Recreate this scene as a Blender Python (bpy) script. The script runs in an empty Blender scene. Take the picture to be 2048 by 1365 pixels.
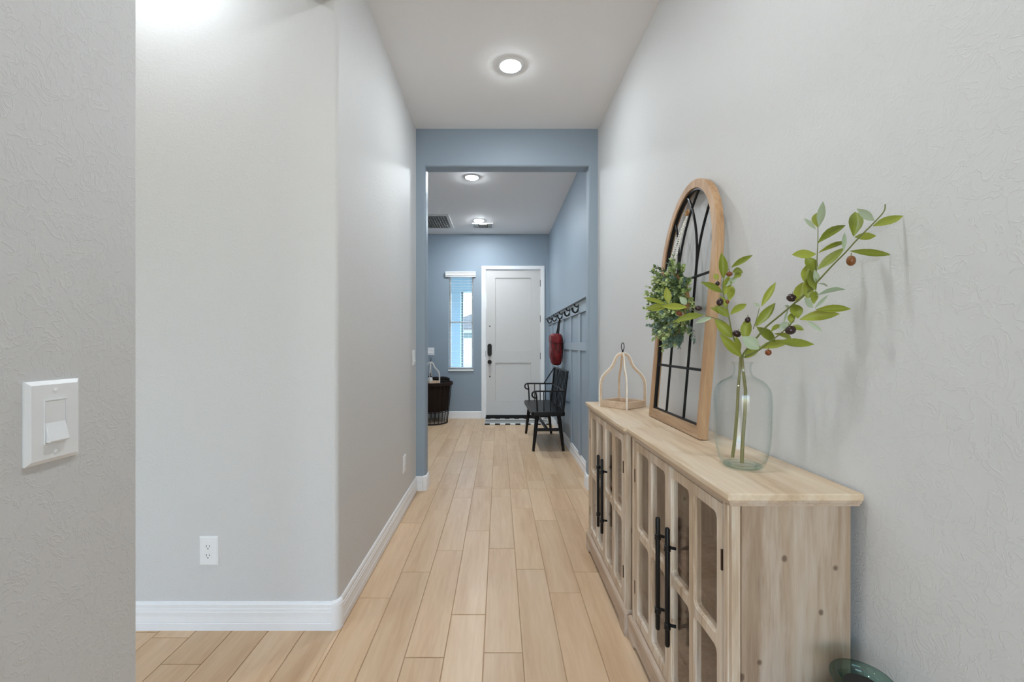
import bpy, bmesh, math, random
from mathutils import Vector, Matrix, Euler
random.seed(7)
scene = bpy.context.scene
COL = scene.collection
PI = math.pi

# ------------------------------------------------------------------ camera, world, light, exposure
EYE = 1.237
cam_d = bpy.data.cameras.new('camera')
cam_d.sensor_width = 36.0
cam_d.lens = 869.0 / 2048.0 * 36.0
cam_d.shift_x = 26.0 / 2048.0
cam_d.shift_y = 5.5 / 2048.0
cam_d.clip_start = 0.02
cam = bpy.data.objects.new('camera', cam_d)
cam.location = (0, 0, EYE)
cam.rotation_euler = (PI / 2, 0, 0)
COL.objects.link(cam)
scene.camera = cam

world = bpy.data.worlds.new('sky')
scene.world = world
world.use_nodes = True
wn = world.node_tree
wn.nodes.clear()
w_out = wn.nodes.new('ShaderNodeOutputWorld')
w_bg = wn.nodes.new('ShaderNodeBackground')
w_sky = wn.nodes.new('ShaderNodeTexSky')
w_sky.sky_type = 'NISHITA'
w_sky.sun_disc = False
w_sky.sun_elevation = math.radians(48)
w_sky.sun_rotation = math.radians(60)
w_sky.altitude = 400
w_bg.inputs['Strength'].default_value = 0.75
wn.links.new(w_sky.outputs[0], w_bg.inputs['Color'])
wn.links.new(w_bg.outputs[0], w_out.inputs['Surface'])

def area_light(name, loc, rot, sx, sy, power, color):
    d = bpy.data.lights.new(name, 'AREA')
    d.shape = 'RECTANGLE'; d.size = sx; d.size_y = sy
    d.energy = power; d.color = color
    o = bpy.data.objects.new(name, d)
    o.location = loc; o.rotation_euler = rot
    COL.objects.link(o)
    return o
# unseen fill lamp added behind the camera to stand in for daylight
area_light('rear_fill_light', (-1.1, -4.35, 1.35), (-PI / 2, 0, PI), 3.2, 2.3, 6, (0.90, 0.96, 1.0))
LENS = 190.0            # radiance of a recessed LED lens
scene.cycles.max_bounces = 8
scene.cycles.diffuse_bounces = 5
scene.cycles.glossy_bounces = 3
scene.cycles.transmission_bounces = 4
scene.cycles.transparent_max_bounces = 12

scene.view_settings.view_transform = 'Standard'
scene.view_settings.look = 'None'
scene.view_settings.exposure = 1.14
scene.view_settings.gamma = 1.0
scene.view_settings.use_curve_mapping = False

# ------------------------------------------------------------------ materials
MATS = {}
def srgb(r, g, b):
    def f(c):
        c /= 255.0
        return c / 12.92 if c <= 0.04045 else ((c + 0.055) / 1.055) ** 2.4
    return (f(r), f(g), f(b), 1.0)

class NT:
    def __init__(self, name):
        self.m = bpy.data.materials.new(name); self.m.use_nodes = True
        self.t = self.m.node_tree; self.t.nodes.clear()
        self.out = self.t.nodes.new('ShaderNodeOutputMaterial')
        MATS[name] = self.m
    def n(self, typ, **kw):
        nd = self.t.nodes.new(typ)
        for k, v in kw.items():
            if k.startswith('i_'):
                nd.inputs[k[2:].replace('_', ' ')].default_value = v
            else:
                setattr(nd, k, v)
        return nd
    def l(self, a, b): self.t.links.new(a, b)
    def bsdf(self, color=None, rough=0.5, metal=0.0, spec=0.5):
        b = self.n('ShaderNodeBsdfPrincipled')
        if color is not None: b.inputs['Base Color'].default_value = color
        b.inputs['Roughness'].default_value = rough
        b.inputs['Metallic'].default_value = metal
        b.inputs['Specular IOR Level'].default_value = spec
        self.l(b.outputs[0], self.out.inputs['Surface'])
        return b
    def coords(self, scale=(1, 1, 1), kind='Object'):
        tc = self.n('ShaderNodeTexCoord'); mp = self.n('ShaderNodeMapping')
        mp.inputs['Scale'].default_value = scale
        self.l(tc.outputs[kind], mp.inputs['Vector'])
        return mp.outputs[0]
    def noise(self, vec, scale, detail=4.0, rough=0.55, dist=0.0):
        nz = self.n('ShaderNodeTexNoise')
        nz.inputs['Scale'].default_value = scale; nz.inputs['Detail'].default_value = detail
        nz.inputs['Roughness'].default_value = rough; nz.inputs['Distortion'].default_value = dist
        if vec is not None: self.l(vec, nz.inputs['Vector'])
        return nz
    def ramp(self, fac, stops):
        r = self.n('ShaderNodeValToRGB')
        els = r.color_ramp.elements
        while len(els) < len(stops): els.new(0.5)
        for e, (p, c) in zip(els, stops): e.position = p; e.color = c
        self.l(fac, r.inputs['Fac'])
        return r
    def mix(self, fac, a, b, blend='MIX'):
        m = self.n('ShaderNodeMix', data_type='RGBA', blend_type=blend)
        for s, v in ((m.inputs[0], fac), (m.inputs[6], a), (m.inputs[7], b)):
            if hasattr(v, 'links'): self.l(v, s)
            else: s.default_value = v
        return m.outputs[2]
    def math(self, op, a, b=0.0, c=0.0):
        m = self.n('ShaderNodeMath', operation=op)
        for s, v in zip(m.inputs, (a, b, c)):
            if hasattr(v, 'links'): self.l(v, s)
            else: s.default_value = v
        return m.outputs[0]
    def bump(self, b, height, strength=0.3, distance=0.01):
        bp = self.n('ShaderNodeBump')
        bp.inputs['Strength'].default_value = strength; bp.inputs['Distance'].default_value = distance
        self.l(height, bp.inputs['Height']); self.l(bp.outputs[0], b.inputs['Normal'])

def plain(name, color, rough=0.5, metal=0.0, spec=0.5, bump=None):
    t = NT(name); b = t.bsdf(color, rough, metal, spec)
    v = t.coords()
    nz = t.noise(v, bump[0] if bump else 30.0, 3.0)
    c = t.mix(t.math('MULTIPLY', nz.outputs['Fac'], 0.12), color, (color[0] * .6, color[1] * .6, color[2] * .6, 1))
    t.l(c, b.inputs['Base Color'])
    if bump: t.bump(b, nz.outputs['Fac'], bump[1], bump[2])
    return t.m

def stucco(name, color, strength=0.25, rough=0.6, spec=0.35):
    """skip-trowelled drywall paint: small orange peel plus sparse trowel ridges"""
    t = NT(name); b = t.bsdf(color, rough, 0, spec)
    v = t.coords()
    fine = t.noise(v, 110.0, 2.0, 0.6)
    mid = t.noise(v, 26.0, 3.0, 0.6, 1.0)
    ridge = t.math('ABSOLUTE', t.math('SUBTRACT', mid.outputs['Fac'], 0.5))
    ridge = t.math('SMOOTH_MIN', ridge, 0.035, 0.02)
    h = t.math('ADD', t.math('MULTIPLY', fine.outputs['Fac'], 0.22), t.math('MULTIPLY', ridge, -7.0))
    t.bump(b, h, strength, 0.004)
    return t.m

WALL = stucco('warm_white_wall_paint', srgb(216, 215, 214), 0.42)
CEIL = stucco('ceiling_paint', srgb(246, 245, 245), 0.14, 0.75, 0.2)
BLUE = stucco('blue_wall_paint', srgb(150, 164, 177), 0.25, 0.5, 0.4)
BLUEP = plain('blue_panel_paint', srgb(152, 166, 179), 0.38, 0, 0.45, (60, 0.05, 0.002))
TRIM = plain('white_trim_paint', srgb(247, 247, 248), 0.32, 0, 0.5)
DOORW = plain('white_door_paint', srgb(216, 213, 211), 0.4, 0, 0.45)
PLAST = plain('white_plastic', srgb(246, 247, 248), 0.3, 0, 0.5)
SLOT = plain('dark_slot', srgb(40, 38, 36), 0.6)
BLACKM = plain('black_metal', srgb(17, 16, 17), 0.4, 0.0, 0.3)
BLACKW = plain('black_painted_wood', srgb(15, 13, 13), 0.38, 0, 0.3, (40, 0.05, 0.002))
BRONZE = plain('dark_bronze_hinge', srgb(62, 45, 34), 0.45, 0.6)
GROUT = plain('tan_grout', srgb(196, 168, 138), 0.85, 0, 0.2)
STEELW = plain('white_enamel', srgb(225, 225, 224), 0.35)
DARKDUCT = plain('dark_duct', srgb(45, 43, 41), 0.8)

def wood(name, axis, dark, mid, pale, wash=None, rough=0.55, scale=1.0, knots=0.0, per_object=0.0, spec=0.3):
    """straight grained timber; axis = direction of the grain in object space"""
    t = NT(name); b = t.bsdf(mid, rough, 0, spec)
    s = [11.0, 11.0, 11.0]; s[axis] = 0.9
    tc = t.n('ShaderNodeTexCoord'); mp = t.n('ShaderNodeMapping')
    mp.inputs['Scale'].default_value = s
    vec = tc.outputs['Object']
    oi = t.n('ShaderNodeObjectInfo')
    if per_object:
        cmb = t.n('ShaderNodeCombineXYZ')
        r = t.math('MULTIPLY', oi.outputs['Random'], 37.0)
        for i in range(3): t.l(r, cmb.inputs[i])
        va = t.n('ShaderNodeVectorMath', operation='ADD')
        t.l(vec, va.inputs[0]); t.l(cmb.outputs[0], va.inputs[1]); vec = va.outputs[0]
    t.l(vec, mp.inputs['Vector'])
    big = t.noise(mp.outputs[0], 0.9 * scale, 3.0, 0.5, 0.6)
    fine = t.noise(mp.outputs[0], 6.0 * scale, 3.0, 0.65, 0.3)
    f = t.math('ADD', t.math('MULTIPLY', big.outputs['Fac'], 0.62), t.math('MULTIPLY', fine.outputs['Fac'], 0.38))
    col = t.ramp(f, [(0.33, dark), (0.5, mid), (0.68, pale)]).outputs['Color']
    if wash:
        wz = t.noise(mp.outputs[0], 1.7 * scale, 6.0, 0.7)
        wf = t.ramp(wz.outputs['Fac'], [(0.48, (0, 0, 0, 1)), (0.72, (0.75, 0.75, 0.75, 1))])
        col = t.mix(wf.outputs['Color'], col, wash)
    if knots:
        sx = t.n('ShaderNodeSeparateXYZ'); t.l(vec, sx.inputs[0])
        kmp = t.n('ShaderNodeCombineXYZ')
        t.l(sx.outputs['X'], kmp.inputs[0]); t.l(t.math('MULTIPLY', sx.outputs['Z'], 0.8), kmp.inputs[1])
        vo = t.n('ShaderNodeTexVoronoi', voronoi_dimensions='2D'); vo.inputs['Scale'].default_value = knots
        t.l(kmp.outputs[0], vo.inputs['Vector'])
        kn = t.noise(kmp.outputs[0], 60, 2)
        d = t.math('ADD', vo.outputs['Distance'], t.math('MULTIPLY', kn.outputs['Fac'], 0.06))
        spc = t.n('ShaderNodeSeparateColor'); t.l(vo.outputs['Color'], spc.inputs[0])
        rare = t.math('GREATER_THAN', spc.outputs[0], 0.42)
        size = t.math('MULTIPLY', spc.outputs[1], 0.05)
        d = t.math('SUBTRACT', d, size)
        kf = t.ramp(d, [(0.055, (1, 1, 1, 1)), (0.10, (0, 0, 0, 1))])
        col = t.mix(t.math('MULTIPLY', t.math('MULTIPLY', kf.outputs['Color'], rare), 0.75), col, (dark[0] * .35, dark[1] * .3, dark[2] * .28, 1))
    if per_object:
        vr = t.math('ADD', 1.0 - per_object / 2, t.math('MULTIPLY', oi.outputs['Random'], per_object))
        hsv = t.n('ShaderNodeHueSaturation')
        t.l(vr, hsv.inputs['Value']); t.l(col, hsv.inputs['Color']); col = hsv.outputs[0]
    t.l(col, b.inputs['Base Color'])
    t.bump(b, fine.outputs['Fac'], 0.12, 0.002)
    return t.m

PLANK = wood('oak_look_plank_tile', 1, srgb(200, 162, 125), srgb(216, 183, 147), srgb(227, 198, 165), None, 0.36, 0.7, 0.0, 0.09, 0.4)
FLOORB = wood('oak_look_floor', 1, srgb(200, 162, 125), srgb(216, 183, 147), srgb(227, 198, 165), None, 0.4, 0.7)
W_D, W_M, W_P, W_W = srgb(158, 132, 110), srgb(188, 164, 142), srgb(208, 188, 166), srgb(220, 208, 196)
WOODZ = wood('whitewashed_pine_upright', 2, srgb(138, 112, 90), srgb(170, 145, 122), srgb(188, 166, 144), srgb(204, 190, 176), 0.6, 1.0, 11.0)
WOODY = wood('whitewashed_pine_lengthwise', 1, W_D, W_M, W_P, W_W, 0.6, 1.0, 0.0)
DOORWOOD = wood('lit_limewashed_pine', 2, srgb(168, 140, 113), srgb(200, 177, 152), srgb(217, 199, 178), srgb(234, 226, 216), 0.6, 1.3, 0.0)  # limewashed pine; stronger light on the fronts is put into its tone
WOODTOP = wood('bleached_pine_top', 1, srgb(190, 160, 128), srgb(214, 188, 158), srgb(226, 206, 180), srgb(230, 216, 196), 0.5, 1.0, 0.0)
WOODIN = wood('brown_cabinet_interior', 2, srgb(150, 126, 108), srgb(178, 154, 136), srgb(198, 176, 156), None, 0.65, 1.0, 0.0)
FRAMEW = wood('light_walnut_frame', 2, srgb(148, 112, 80), srgb(182, 144, 108), srgb(202, 168, 134), None, 0.5, 1.2)
FRAMEY = wood('light_walnut_rail', 1, srgb(150, 120, 92), srgb(186, 154, 122), srgb(206, 178, 148), None, 0.5, 1.2)
TRAYW = wood('pale_mango_wood', 1, srgb(190, 162, 134), srgb(208, 182, 156), srgb(222, 200, 176), None, 0.55, 1.4)
BEAD = plain('ivory_bead', srgb(246, 240, 230), 0.45)
BEADW = plain('white_bead', srgb(226, 222, 215), 0.5)
TWINE = plain('tan_twine', srgb(170, 128, 84), 0.8)

def thin_glass(name, tint, ior=1.35, edge=None):
    t = NT(name)
    tr = t.n('ShaderNodeBsdfTransparent'); tr.inputs['Color'].default_value = tint
    gl = t.n('ShaderNodeBsdfGlossy'); gl.inputs['Roughness'].default_value = 0.02
    gl.inputs['Color'].default_value = (1, 1, 1, 1)
    lw0 = t.n('ShaderNodeLayerWeight'); lw0.inputs['Blend'].default_value = 0.5
    f0 = ((ior-1)/(ior+1))**2
    fr = t.math('ADD', f0, t.math('MULTIPLY', t.math('POWER', lw0.outputs['Facing'], 5.0), (1-f0)*0.55))
    mx = t.n('ShaderNodeMixShader')
    if edge:
        lw = t.n('ShaderNodeLayerWeight'); lw.inputs['Blend'].default_value = 0.5
        pw = t.math('POWER', lw.outputs['Facing'], 3.0)
        c = t.mix(pw, tint, edge); t.l(c, tr.inputs['Color'])
    t.l(fr, mx.inputs[0]); t.l(tr.outputs[0], mx.inputs[1]); t.l(gl.outputs[0], mx.inputs[2])
    t.l(mx.outputs[0], t.out.inputs['Surface'])
    return t.m
GLASS = thin_glass('cabinet_glass', (0.98, 0.975, 0.97, 1), 1.5)
WGLASS = thin_glass('window_glass', (0.94, 0.97, 0.97, 1), 1.4)
VGLASS = thin_glass('clear_vase_glass', (0.99, 0.994, 0.993, 1), 1.33, (0.76, 0.84, 0.83, 1))
BGLASS = thin_glass('thick_green_glass', (0.62, 0.76, 0.71, 1), 1.5, (0.01, 0.09, 0.07, 1))
VBASE = thin_glass('green_tinged_base_glass', (0.93, 0.97, 0.955, 1), 1.5, (0.45, 0.66, 0.58, 1))

def leafmat(name, c1, c2, rough=0.45):
    t = NT(name); b = t.bsdf(c1, rough, 0, 0.4)
    oi = t.n('ShaderNodeObjectInfo'); g = t.n('ShaderNodeNewGeometry')
    f = t.math('FRACT', t.math('ADD', oi.outputs['Random'], g.outputs['Random Per Island']))
    nz = t.noise(t.coords((1, 1, 1)), 7.0, 3.0)
    f2 = t.math('ADD', t.math('MULTIPLY', f, 0.7), t.math('MULTIPLY', nz.outputs['Fac'], 0.3))
    t.l(t.mix(f2, c1, c2), b.inputs['Base Color'])
    return t.m
LEAF = leafmat('olive_leaf_green', srgb(108, 120, 30), srgb(160, 164, 62))
LEAFS = leafmat('olive_leaf_silver', srgb(150, 164, 132), srgb(184, 194, 168))
EUCA = leafmat('wreath_leaf_deep', srgb(50, 72, 42), srgb(128, 150, 100))
EUCB = leafmat('wreath_leaf_pale', srgb(140, 166, 98), srgb(206, 216, 158))
EUCC = leafmat('wreath_leaf_blue', srgb(86, 112, 104), srgb(140, 162, 146))
STEM = plain('olive_stem', srgb(112, 118, 60), 0.6)
STEMB = plain('olive_stem_base', srgb(124, 118, 72), 0.6, 0, 0.4, (60, 0.3, 0.003))
OLIVE_D = plain('dark_olive_skin', srgb(50, 30, 28), 0.22)
OLIVE_R = leafmat('reddening_olive_skin', srgb(116, 50, 28), srgb(128, 84, 40), 0.3)
RED = None
def redmat():
    t = NT('red_ripstop_nylon'); b = t.bsdf(srgb(100, 14, 18), 0.5, 0, 0.4)
    v = t.coords((1, 1, 0.35))
    nz = t.noise(v, 26, 4, 0.6, 1.0)
    t.l(t.ramp(nz.outputs['Fac'], [(0.38, srgb(72, 8, 12)), (0.62, srgb(138, 26, 32))]).outputs['Color'], b.inputs['Base Color'])
    t.bump(b, nz.outputs['Fac'], 0.6, 0.012)
    return t.m
RED = redmat()
STRAP = plain('black_webbing', srgb(28, 24, 25), 0.8)
LINER = plain('dark_brown_liner_cloth', srgb(44, 33, 29), 0.85, 0, 0.2, (18, 0.4, 0.01))
RUST = plain('dark_rust_iron', srgb(36, 29, 27), 0.5, 0.3)
THROW = plain('charcoal_throw', srgb(40, 34, 32), 0.9, 0, 0.2, (25, 0.6, 0.01))

def emit(name, strength, color=(0.88, 0.955, 1.0, 1)):
    t = NT(name); e = t.n('ShaderNodeEmission')
    e.inputs['Color'].default_value = color; e.inputs['Strength'].default_value = strength
    t.l(e.outputs[0], t.out.inputs['Surface'])
    return t.m
LENSM = {}
def lens(k):
    if k not in LENSM: LENSM[k] = emit('led_lens_%d' % round(k*100), LENS*k)
    return LENSM[k]

def checkmat():
    """woven cotton check: black, white and grey bands crossing"""
    t = NT('black_white_check_weave'); b = t.bsdf((.5, .5, .5, 1), 0.9, 0, 0.15)
    tc = t.n('ShaderNodeTexCoord'); sp = t.n('ShaderNodeSeparateXYZ'); t.l(tc.outputs['Object'], sp.inputs[0])
    row = t.math('FLOOR', t.math('DIVIDE', sp.outputs['Y'], 0.078))
    rodd = t.math('MODULO', t.math('ADD', row, 100.0), 2.0)
    r4 = t.math('MODULO', t.math('ADD', row, 102.0), 6.0)
    colx = t.math('MODULO', t.math('ADD', t.math('FLOOR', t.math('DIVIDE', sp.outputs['X'], 0.078)), 100.0), 2.0)
    check = t.math('COMPARE', r4, 0.0, 0.4)
    f = t.mix(check, rodd, colx)
    c = t.mix(f, srgb(24, 23, 24), srgb(226, 224, 220))
    t.l(c, b.inputs['Base Color'])
    nz = t.noise(tc.outputs['Object'], 160, 2); t.bump(b, nz.outputs['Fac'], 0.4, 0.002)
    return t.m
CHECK = checkmat()
COLUMN = stucco('skylit_stucco', srgb(176, 205, 218), 0.2, 0.8, 0.2)  # blue of the sky's light is put into the stucco colour
EDGESHADE = plain('grey_edge_shade', srgb(122, 134, 136), 0.6)  # grey that paints the porch column's shadow side
NEIGH = stucco('pale_grey_stucco', srgb(206, 210, 210), 0.2, 0.85, 0.2)
NROOF = plain('grey_roof_tile', srgb(120, 118, 116), 0.85, 0, 0.2, (8, 0.6, 0.03))
NBAND = plain('grey_green_shutter', srgb(112, 126, 122), 0.7)
EARTH = plain('desert_gravel', srgb(186, 170, 150), 0.95, 0, 0.1, (40, 0.5, 0.02))

# ------------------------------------------------------------------ mesh tools
ORG = {}
class MB:
    def __init__(self): self.v = []; self.f = []
    def add(self, vs, fs):
        o = len(self.v); self.v += [Vector(p) for p in vs]; self.f += [tuple(i + o for i in f) for f in fs]
        return self
    def box(self, x0, x1, y0, y1, z0, z1):
        return self.add([(x0,y0,z0),(x1,y0,z0),(x1,y1,z0),(x0,y1,z0),(x0,y0,z1),(x1,y0,z1),(x1,y1,z1),(x0,y1,z1)],
                        [(0,3,2,1),(4,5,6,7),(0,1,5,4),(1,2,6,5),(2,3,7,6),(3,0,4,7)])
    def obox(self, mat, sx, sy, sz):
        a, b, c = sx/2, sy/2, sz/2
        vs = [mat @ Vector(p) for p in [(-a,-b,-c),(a,-b,-c),(a,b,-c),(-a,b,-c),(-a,-b,c),(a,-b,c),(a,b,c),(-a,b,c)]]
        return self.add(vs, [(0,3,2,1),(4,5,6,7),(0,1,5,4),(1,2,6,5),(2,3,7,6),(3,0,4,7)])
    def prism(self, poly, t0, t1, fn):
        """poly: 2-D outline, fn(u, v, t) -> point"""
        n = len(poly)
        vs = [fn(u, w, t0) for u, w in poly] + [fn(u, w, t1) for u, w in poly]
        fs = [tuple(range(n)), tuple(range(2*n-1, n-1, -1))] + [(i, n+i, n+(i+1)%n, (i+1)%n) for i in range(n)]
        return self.add(vs, fs)
    def tube(self, pts, r, n=8, closed=False, flat=None):
        pts = [Vector(p) for p in pts]; m = len(pts)
        rs = r if isinstance(r, (list, tuple)) else [r]*m
        tans = []
        for i in range(m):
            a = pts[(i-1) % m] if (closed or i > 0) else pts[i]
            b = pts[(i+1) % m] if (closed or i < m-1) else pts[i]
            t = (b - a)
            tans.append(t.normalized() if t.length > 1e-9 else Vector((0,0,1)))
        up = Vector((0,0,1)) if abs(tans[0].z) < 0.9 else Vector((1,0,0))
        nrm = (up - tans[0]*up.dot(tans[0])).normalized()
        vs = []
        for i in range(m):
            nrm = (nrm - tans[i]*nrm.dot(tans[i]))
            nrm = nrm.normalized() if nrm.length > 1e-6 else tans[i].orthogonal().normalized()
            bn = tans[i].cross(nrm)
            for k in range(n):
                a = 2*PI*k/n
                vs.append(pts[i] + (nrm*math.cos(a)*rs[i] + bn*math.sin(a)*rs[i]*(flat or 1.0)))
        fs = []
        for i in range(m if closed else m-1):
            j = (i+1) % m
            for k in range(n):
                l = (k+1) % n
                fs.append((i*n+k, i*n+l, j*n+l, j*n+k))
        if not closed:
            fs.append(tuple(range(n-1, -1, -1))); fs.append(tuple((m-1)*n+k for k in range(n)))
        return self.add(vs, fs)
    def lathe(self, prof, n=32, c=(0,0,0), axis='Z', closed=False):
        vs, fs = [], []
        for r, z in prof:
            for k in range(n):
                a = 2*PI*k/n; x, y = r*math.cos(a), r*math.sin(a)
                p = (x, y, z) if axis == 'Z' else ((z, x, y) if axis == 'X' else (x, z, y))
                vs.append(Vector(p) + Vector(c))
        m = len(prof)
        for i in range(m if closed else m-1):
            j = (i+1) % m
            for k in range(n):
                l = (k+1) % n
                fs.append((i*n+k, i*n+l, j*n+l, j*n+k))
        if not closed:
            if prof[0][0] > 1e-6: fs.append(tuple(range(n-1, -1, -1)))
            if prof[-1][0] > 1e-6: fs.append(tuple((m-1)*n+k for k in range(n)))
        return self.add(vs, fs)
    def ball(self, c, r, n=10, m=6, rot=None):
        rx, ry, rz = r if isinstance(r, (tuple, list)) else (r, r, r)
        vs, fs = [], []
        for i in range(m+1):
            t = PI*i/m
            for k in range(n):
                a = 2*PI*k/n
                p = Vector((rx*math.sin(t)*math.cos(a), ry*math.sin(t)*math.sin(a), -rz*math.cos(t)))
                if rot is not None: p = rot @ p
                vs.append(p + Vector(c))
        for i in range(m):
            for k in range(n):
                l = (k+1) % n
                fs.append((i*n+k, i*n+l, (i+1)*n+l, (i+1)*n+k))
        return self.add(vs, fs)
    def sweep(self, path, prof, closed=False):
        """moulding: path = [(x, y)], prof = [(outward, z)]; outward is to the right of travel"""
        P = [Vector((p[0], p[1])) for p in path]; m = len(P); off = []
        for i in range(m):
            ds = []
            if i > 0: ds.append((P[i]-P[i-1]).normalized())
            if i < m-1: ds.append((P[i+1]-P[i]).normalized())
            ns = [Vector((d.y, -d.x)) for d in ds]
            nn = sum(ns, Vector((0, 0)))
            nn = nn.normalized()
            k = 1.0/max(0.3, nn.dot(ns[0]))
            off.append(nn*k)
        vs = [(P[i].x+off[i].x*u, P[i].y+off[i].y*u, z) for i in range(m) for u, z in prof]
        q = len(prof)
        fs = [(i*q+a, i*q+(a+1) % q, (i+1)*q+(a+1) % q, (i+1)*q+a) for i in range(m-1) for a in range(q)]
        fs += [tuple(range(q-1, -1, -1)), tuple((m-1)*q+a for a in range(q))]
        return self.add(vs, fs)
    def mesh(self, name, mat, o=Vector((0,0,0)), smooth=False, bevel=0.0, seg=1, angle=0.6):
        me = bpy.data.meshes.new(name)
        me.from_pydata([tuple(p - o) for p in self.v], [], self.f)
        bm = bmesh.new(); bm.from_mesh(me)
        bmesh.ops.remove_doubles(bm, verts=bm.verts, dist=1e-6)
        bmesh.ops.recalc_face_normals(bm, faces=bm.faces)
        if bevel > 0:
            es = [e for e in bm.edges if len(e.link_faces) == 2 and e.calc_face_angle(0) > angle]
            if es: bmesh.ops.bevel(bm, geom=es, offset=bevel, segments=seg, profile=0.5, affect='EDGES', clamp_overlap=True)
        bm.to_mesh(me); bm.free()
        if smooth:
            me.polygons.foreach_set('use_smooth', [True]*len(me.polygons))
            try: me.set_sharp_from_angle(angle=0.7)
            except Exception: pass
        me.materials.append(mat)
        return me
    def build(self, name, mat, parent=None, smooth=False, bevel=0.0, seg=1, origin=None, angle=0.6):
        """one mesh object; for a top-level mesh `origin` puts its base where it stands"""
        o = ORG.get(parent.name, Vector((0,0,0))) if parent else Vector(origin or (0,0,0))
        ob = bpy.data.objects.new(name, self.mesh(name, mat, o, smooth, bevel, seg, angle))
        COL.objects.link(ob)
        if parent:
            ob.parent = parent; ORG[ob.name] = o
        else:
            ob.location = o; ORG[ob.name] = o
        return ob

def put(name, me, parent, loc, rot=None, scale=None):
    """another object that shares mesh data; loc in world units, parent unrotated"""
    ob = bpy.data.objects.new(name, me); COL.objects.link(ob)
    ob.location = Vector(loc) - ORG.get(parent.name, Vector((0,0,0)))
    if rot is not None: ob.rotation_euler = rot
    if scale is not None: ob.scale = scale
    ob.parent = parent
    return ob
def tag(o, label, cat=None, group=None, kind=None):
    o['label'] = label
    if cat: o['category'] = cat
    if group: o['group'] = group
    if kind: o['kind'] = kind
    return o
def thing(name, loc, label, cat, group=None, kind=None):
    o = bpy.data.objects.new(name, None); COL.objects.link(o)
    o.empty_display_size = 0.05
    o.location = loc; ORG[o.name] = Vector(loc)
    return tag(o, label, cat, group, kind)
def copy_tree(o, parent=None):
    c = o.copy(); COL.objects.link(c); c.parent = parent
    for ch in o.children: copy_tree(ch, c)
    return c
def arc(cx, cy, r, a0, a1, n):
    return [(cx + r*math.cos(a0 + (a1-a0)*i/n), cy + r*math.sin(a0 + (a1-a0)*i/n)) for i in range(n+1)]
def XY(u, w, t): return (u, w, t)
def at(px, py, Y):
    """point of the room seen at a place of the photograph, Y metres in front of the lens"""
    return Vector(((px-998.0)/869.0*Y, Y, EYE-(py-688.0)/869.0*Y))

# ------------------------------------------------------------------ dimensions
H = 3.05                 # ceiling height
XL = -0.70               # corridor left wall
YF = 7.18                # front wall of the house
YH = 3.664               # cased opening, corridor side
TH = 0.14
YN = 0.841               # near edge of the side opening
YC = 1.885               # far edge of the side opening
def wall_x(y): return 0.834 + (YH - y)*0.012
XE = 0.826               # entry right wall

# ------------------------------------------------------------------ structure: floor
floor = MB().box(-3.3, 1.3, -4.6, YF+0.15, -0.12, -0.004).build('floor', GROUT)
tag(floor, 'oak-look plank tile floor running to the front door', 'floor', None, 'structure')
PW, PL, GAP = 0.1555, 0.885, 0.003
plank_cache = {}
def plank(x0, x1, y0, y1):
    w, l = x1-x0, y1-y0
    if w < 0.01 or l < 0.02: return
    key = (round(w, 3), round(l, 3))
    if key not in plank_cache:
        b = 0.0012
        m = MB()
        m.add([(-w/2,-l/2,-0.012),(w/2,-l/2,-0.012),(w/2,l/2,-0.012),(-w/2,l/2,-0.012),
               (-w/2,-l/2,-b),(w/2,-l/2,-b),(w/2,l/2,-b),(-w/2,l/2,-b),
               (-w/2+b,-l/2+b,0),(w/2-b,-l/2+b,0),(w/2-b,l/2-b,0),(-w/2+b,l/2-b,0)],
              [(0,1,5,4),(1,2,6,5),(2,3,7,6),(3,0,4,7),(4,5,9,8),(5,6,10,9),(6,7,11,10),(7,4,8,11),(8,9,10,11)])
        plank_cache[key] = m.mesh('plank', PLANK)
    put('plank', plank_cache[key], floor, ((x0+x1)/2, (y0+y1)/2, random.uniform(-0.0004, 0.0004)))
JX = -0.061
OFF = {0: 1.739, -1: 1.984, -2: 1.712, -3: 2.353, 1: 2.383, 2: 2.156, 3: 2.353, -4: 2.114, 4: 2.02, 5: 2.25}
REG = [(-0.70, 0.88, 0.30, 3.70), (-2.05, -0.70, 0.30, YC), (-1.95, 0.826, 3.70, YF)]
for xa, xb, ya, yb in REG:
    k0 = math.floor((xa-JX)/PW)-1; k1 = math.ceil((xb-JX)/PW)+1
    for k in range(k0, k1+1):
        rnd = random.Random(k*31+5)
        x0 = max(xa, JX+k*PW+GAP/2); x1 = min(xb, JX+(k+1)*PW-GAP/2)
        if x1 - x0 < 0.012: continue
        off = OFF.get(k, 1.7 + rnd.random()*0.88)
        j = math.floor((ya-off)/PL)
        y = off + j*PL
        while y < yb:
            plank(x0, x1, max(ya, y+GAP/2), min(yb, y+PL-GAP/2))
            y += PL
m = MB().box(-3.3, 1.3, -4.6, 0.299, -0.012, 0).box(-3.3, -2.052, 0.301, YC, -0.012, 0)
fb = m.build('floor_beyond', FLOORB)
tag(fb, 'oak-look floor of the great room behind the camera', 'floor', None, 'structure')

# ------------------------------------------------------------------ structure: ceiling
ceil = MB().box(-3.3, 1.3, -4.6, YF+0.15, H, H+0.12).build('ceiling', CEIL)
tag(ceil, 'smooth off-white ceiling over corridor and entry', 'ceiling', None, 'structure')

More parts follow.
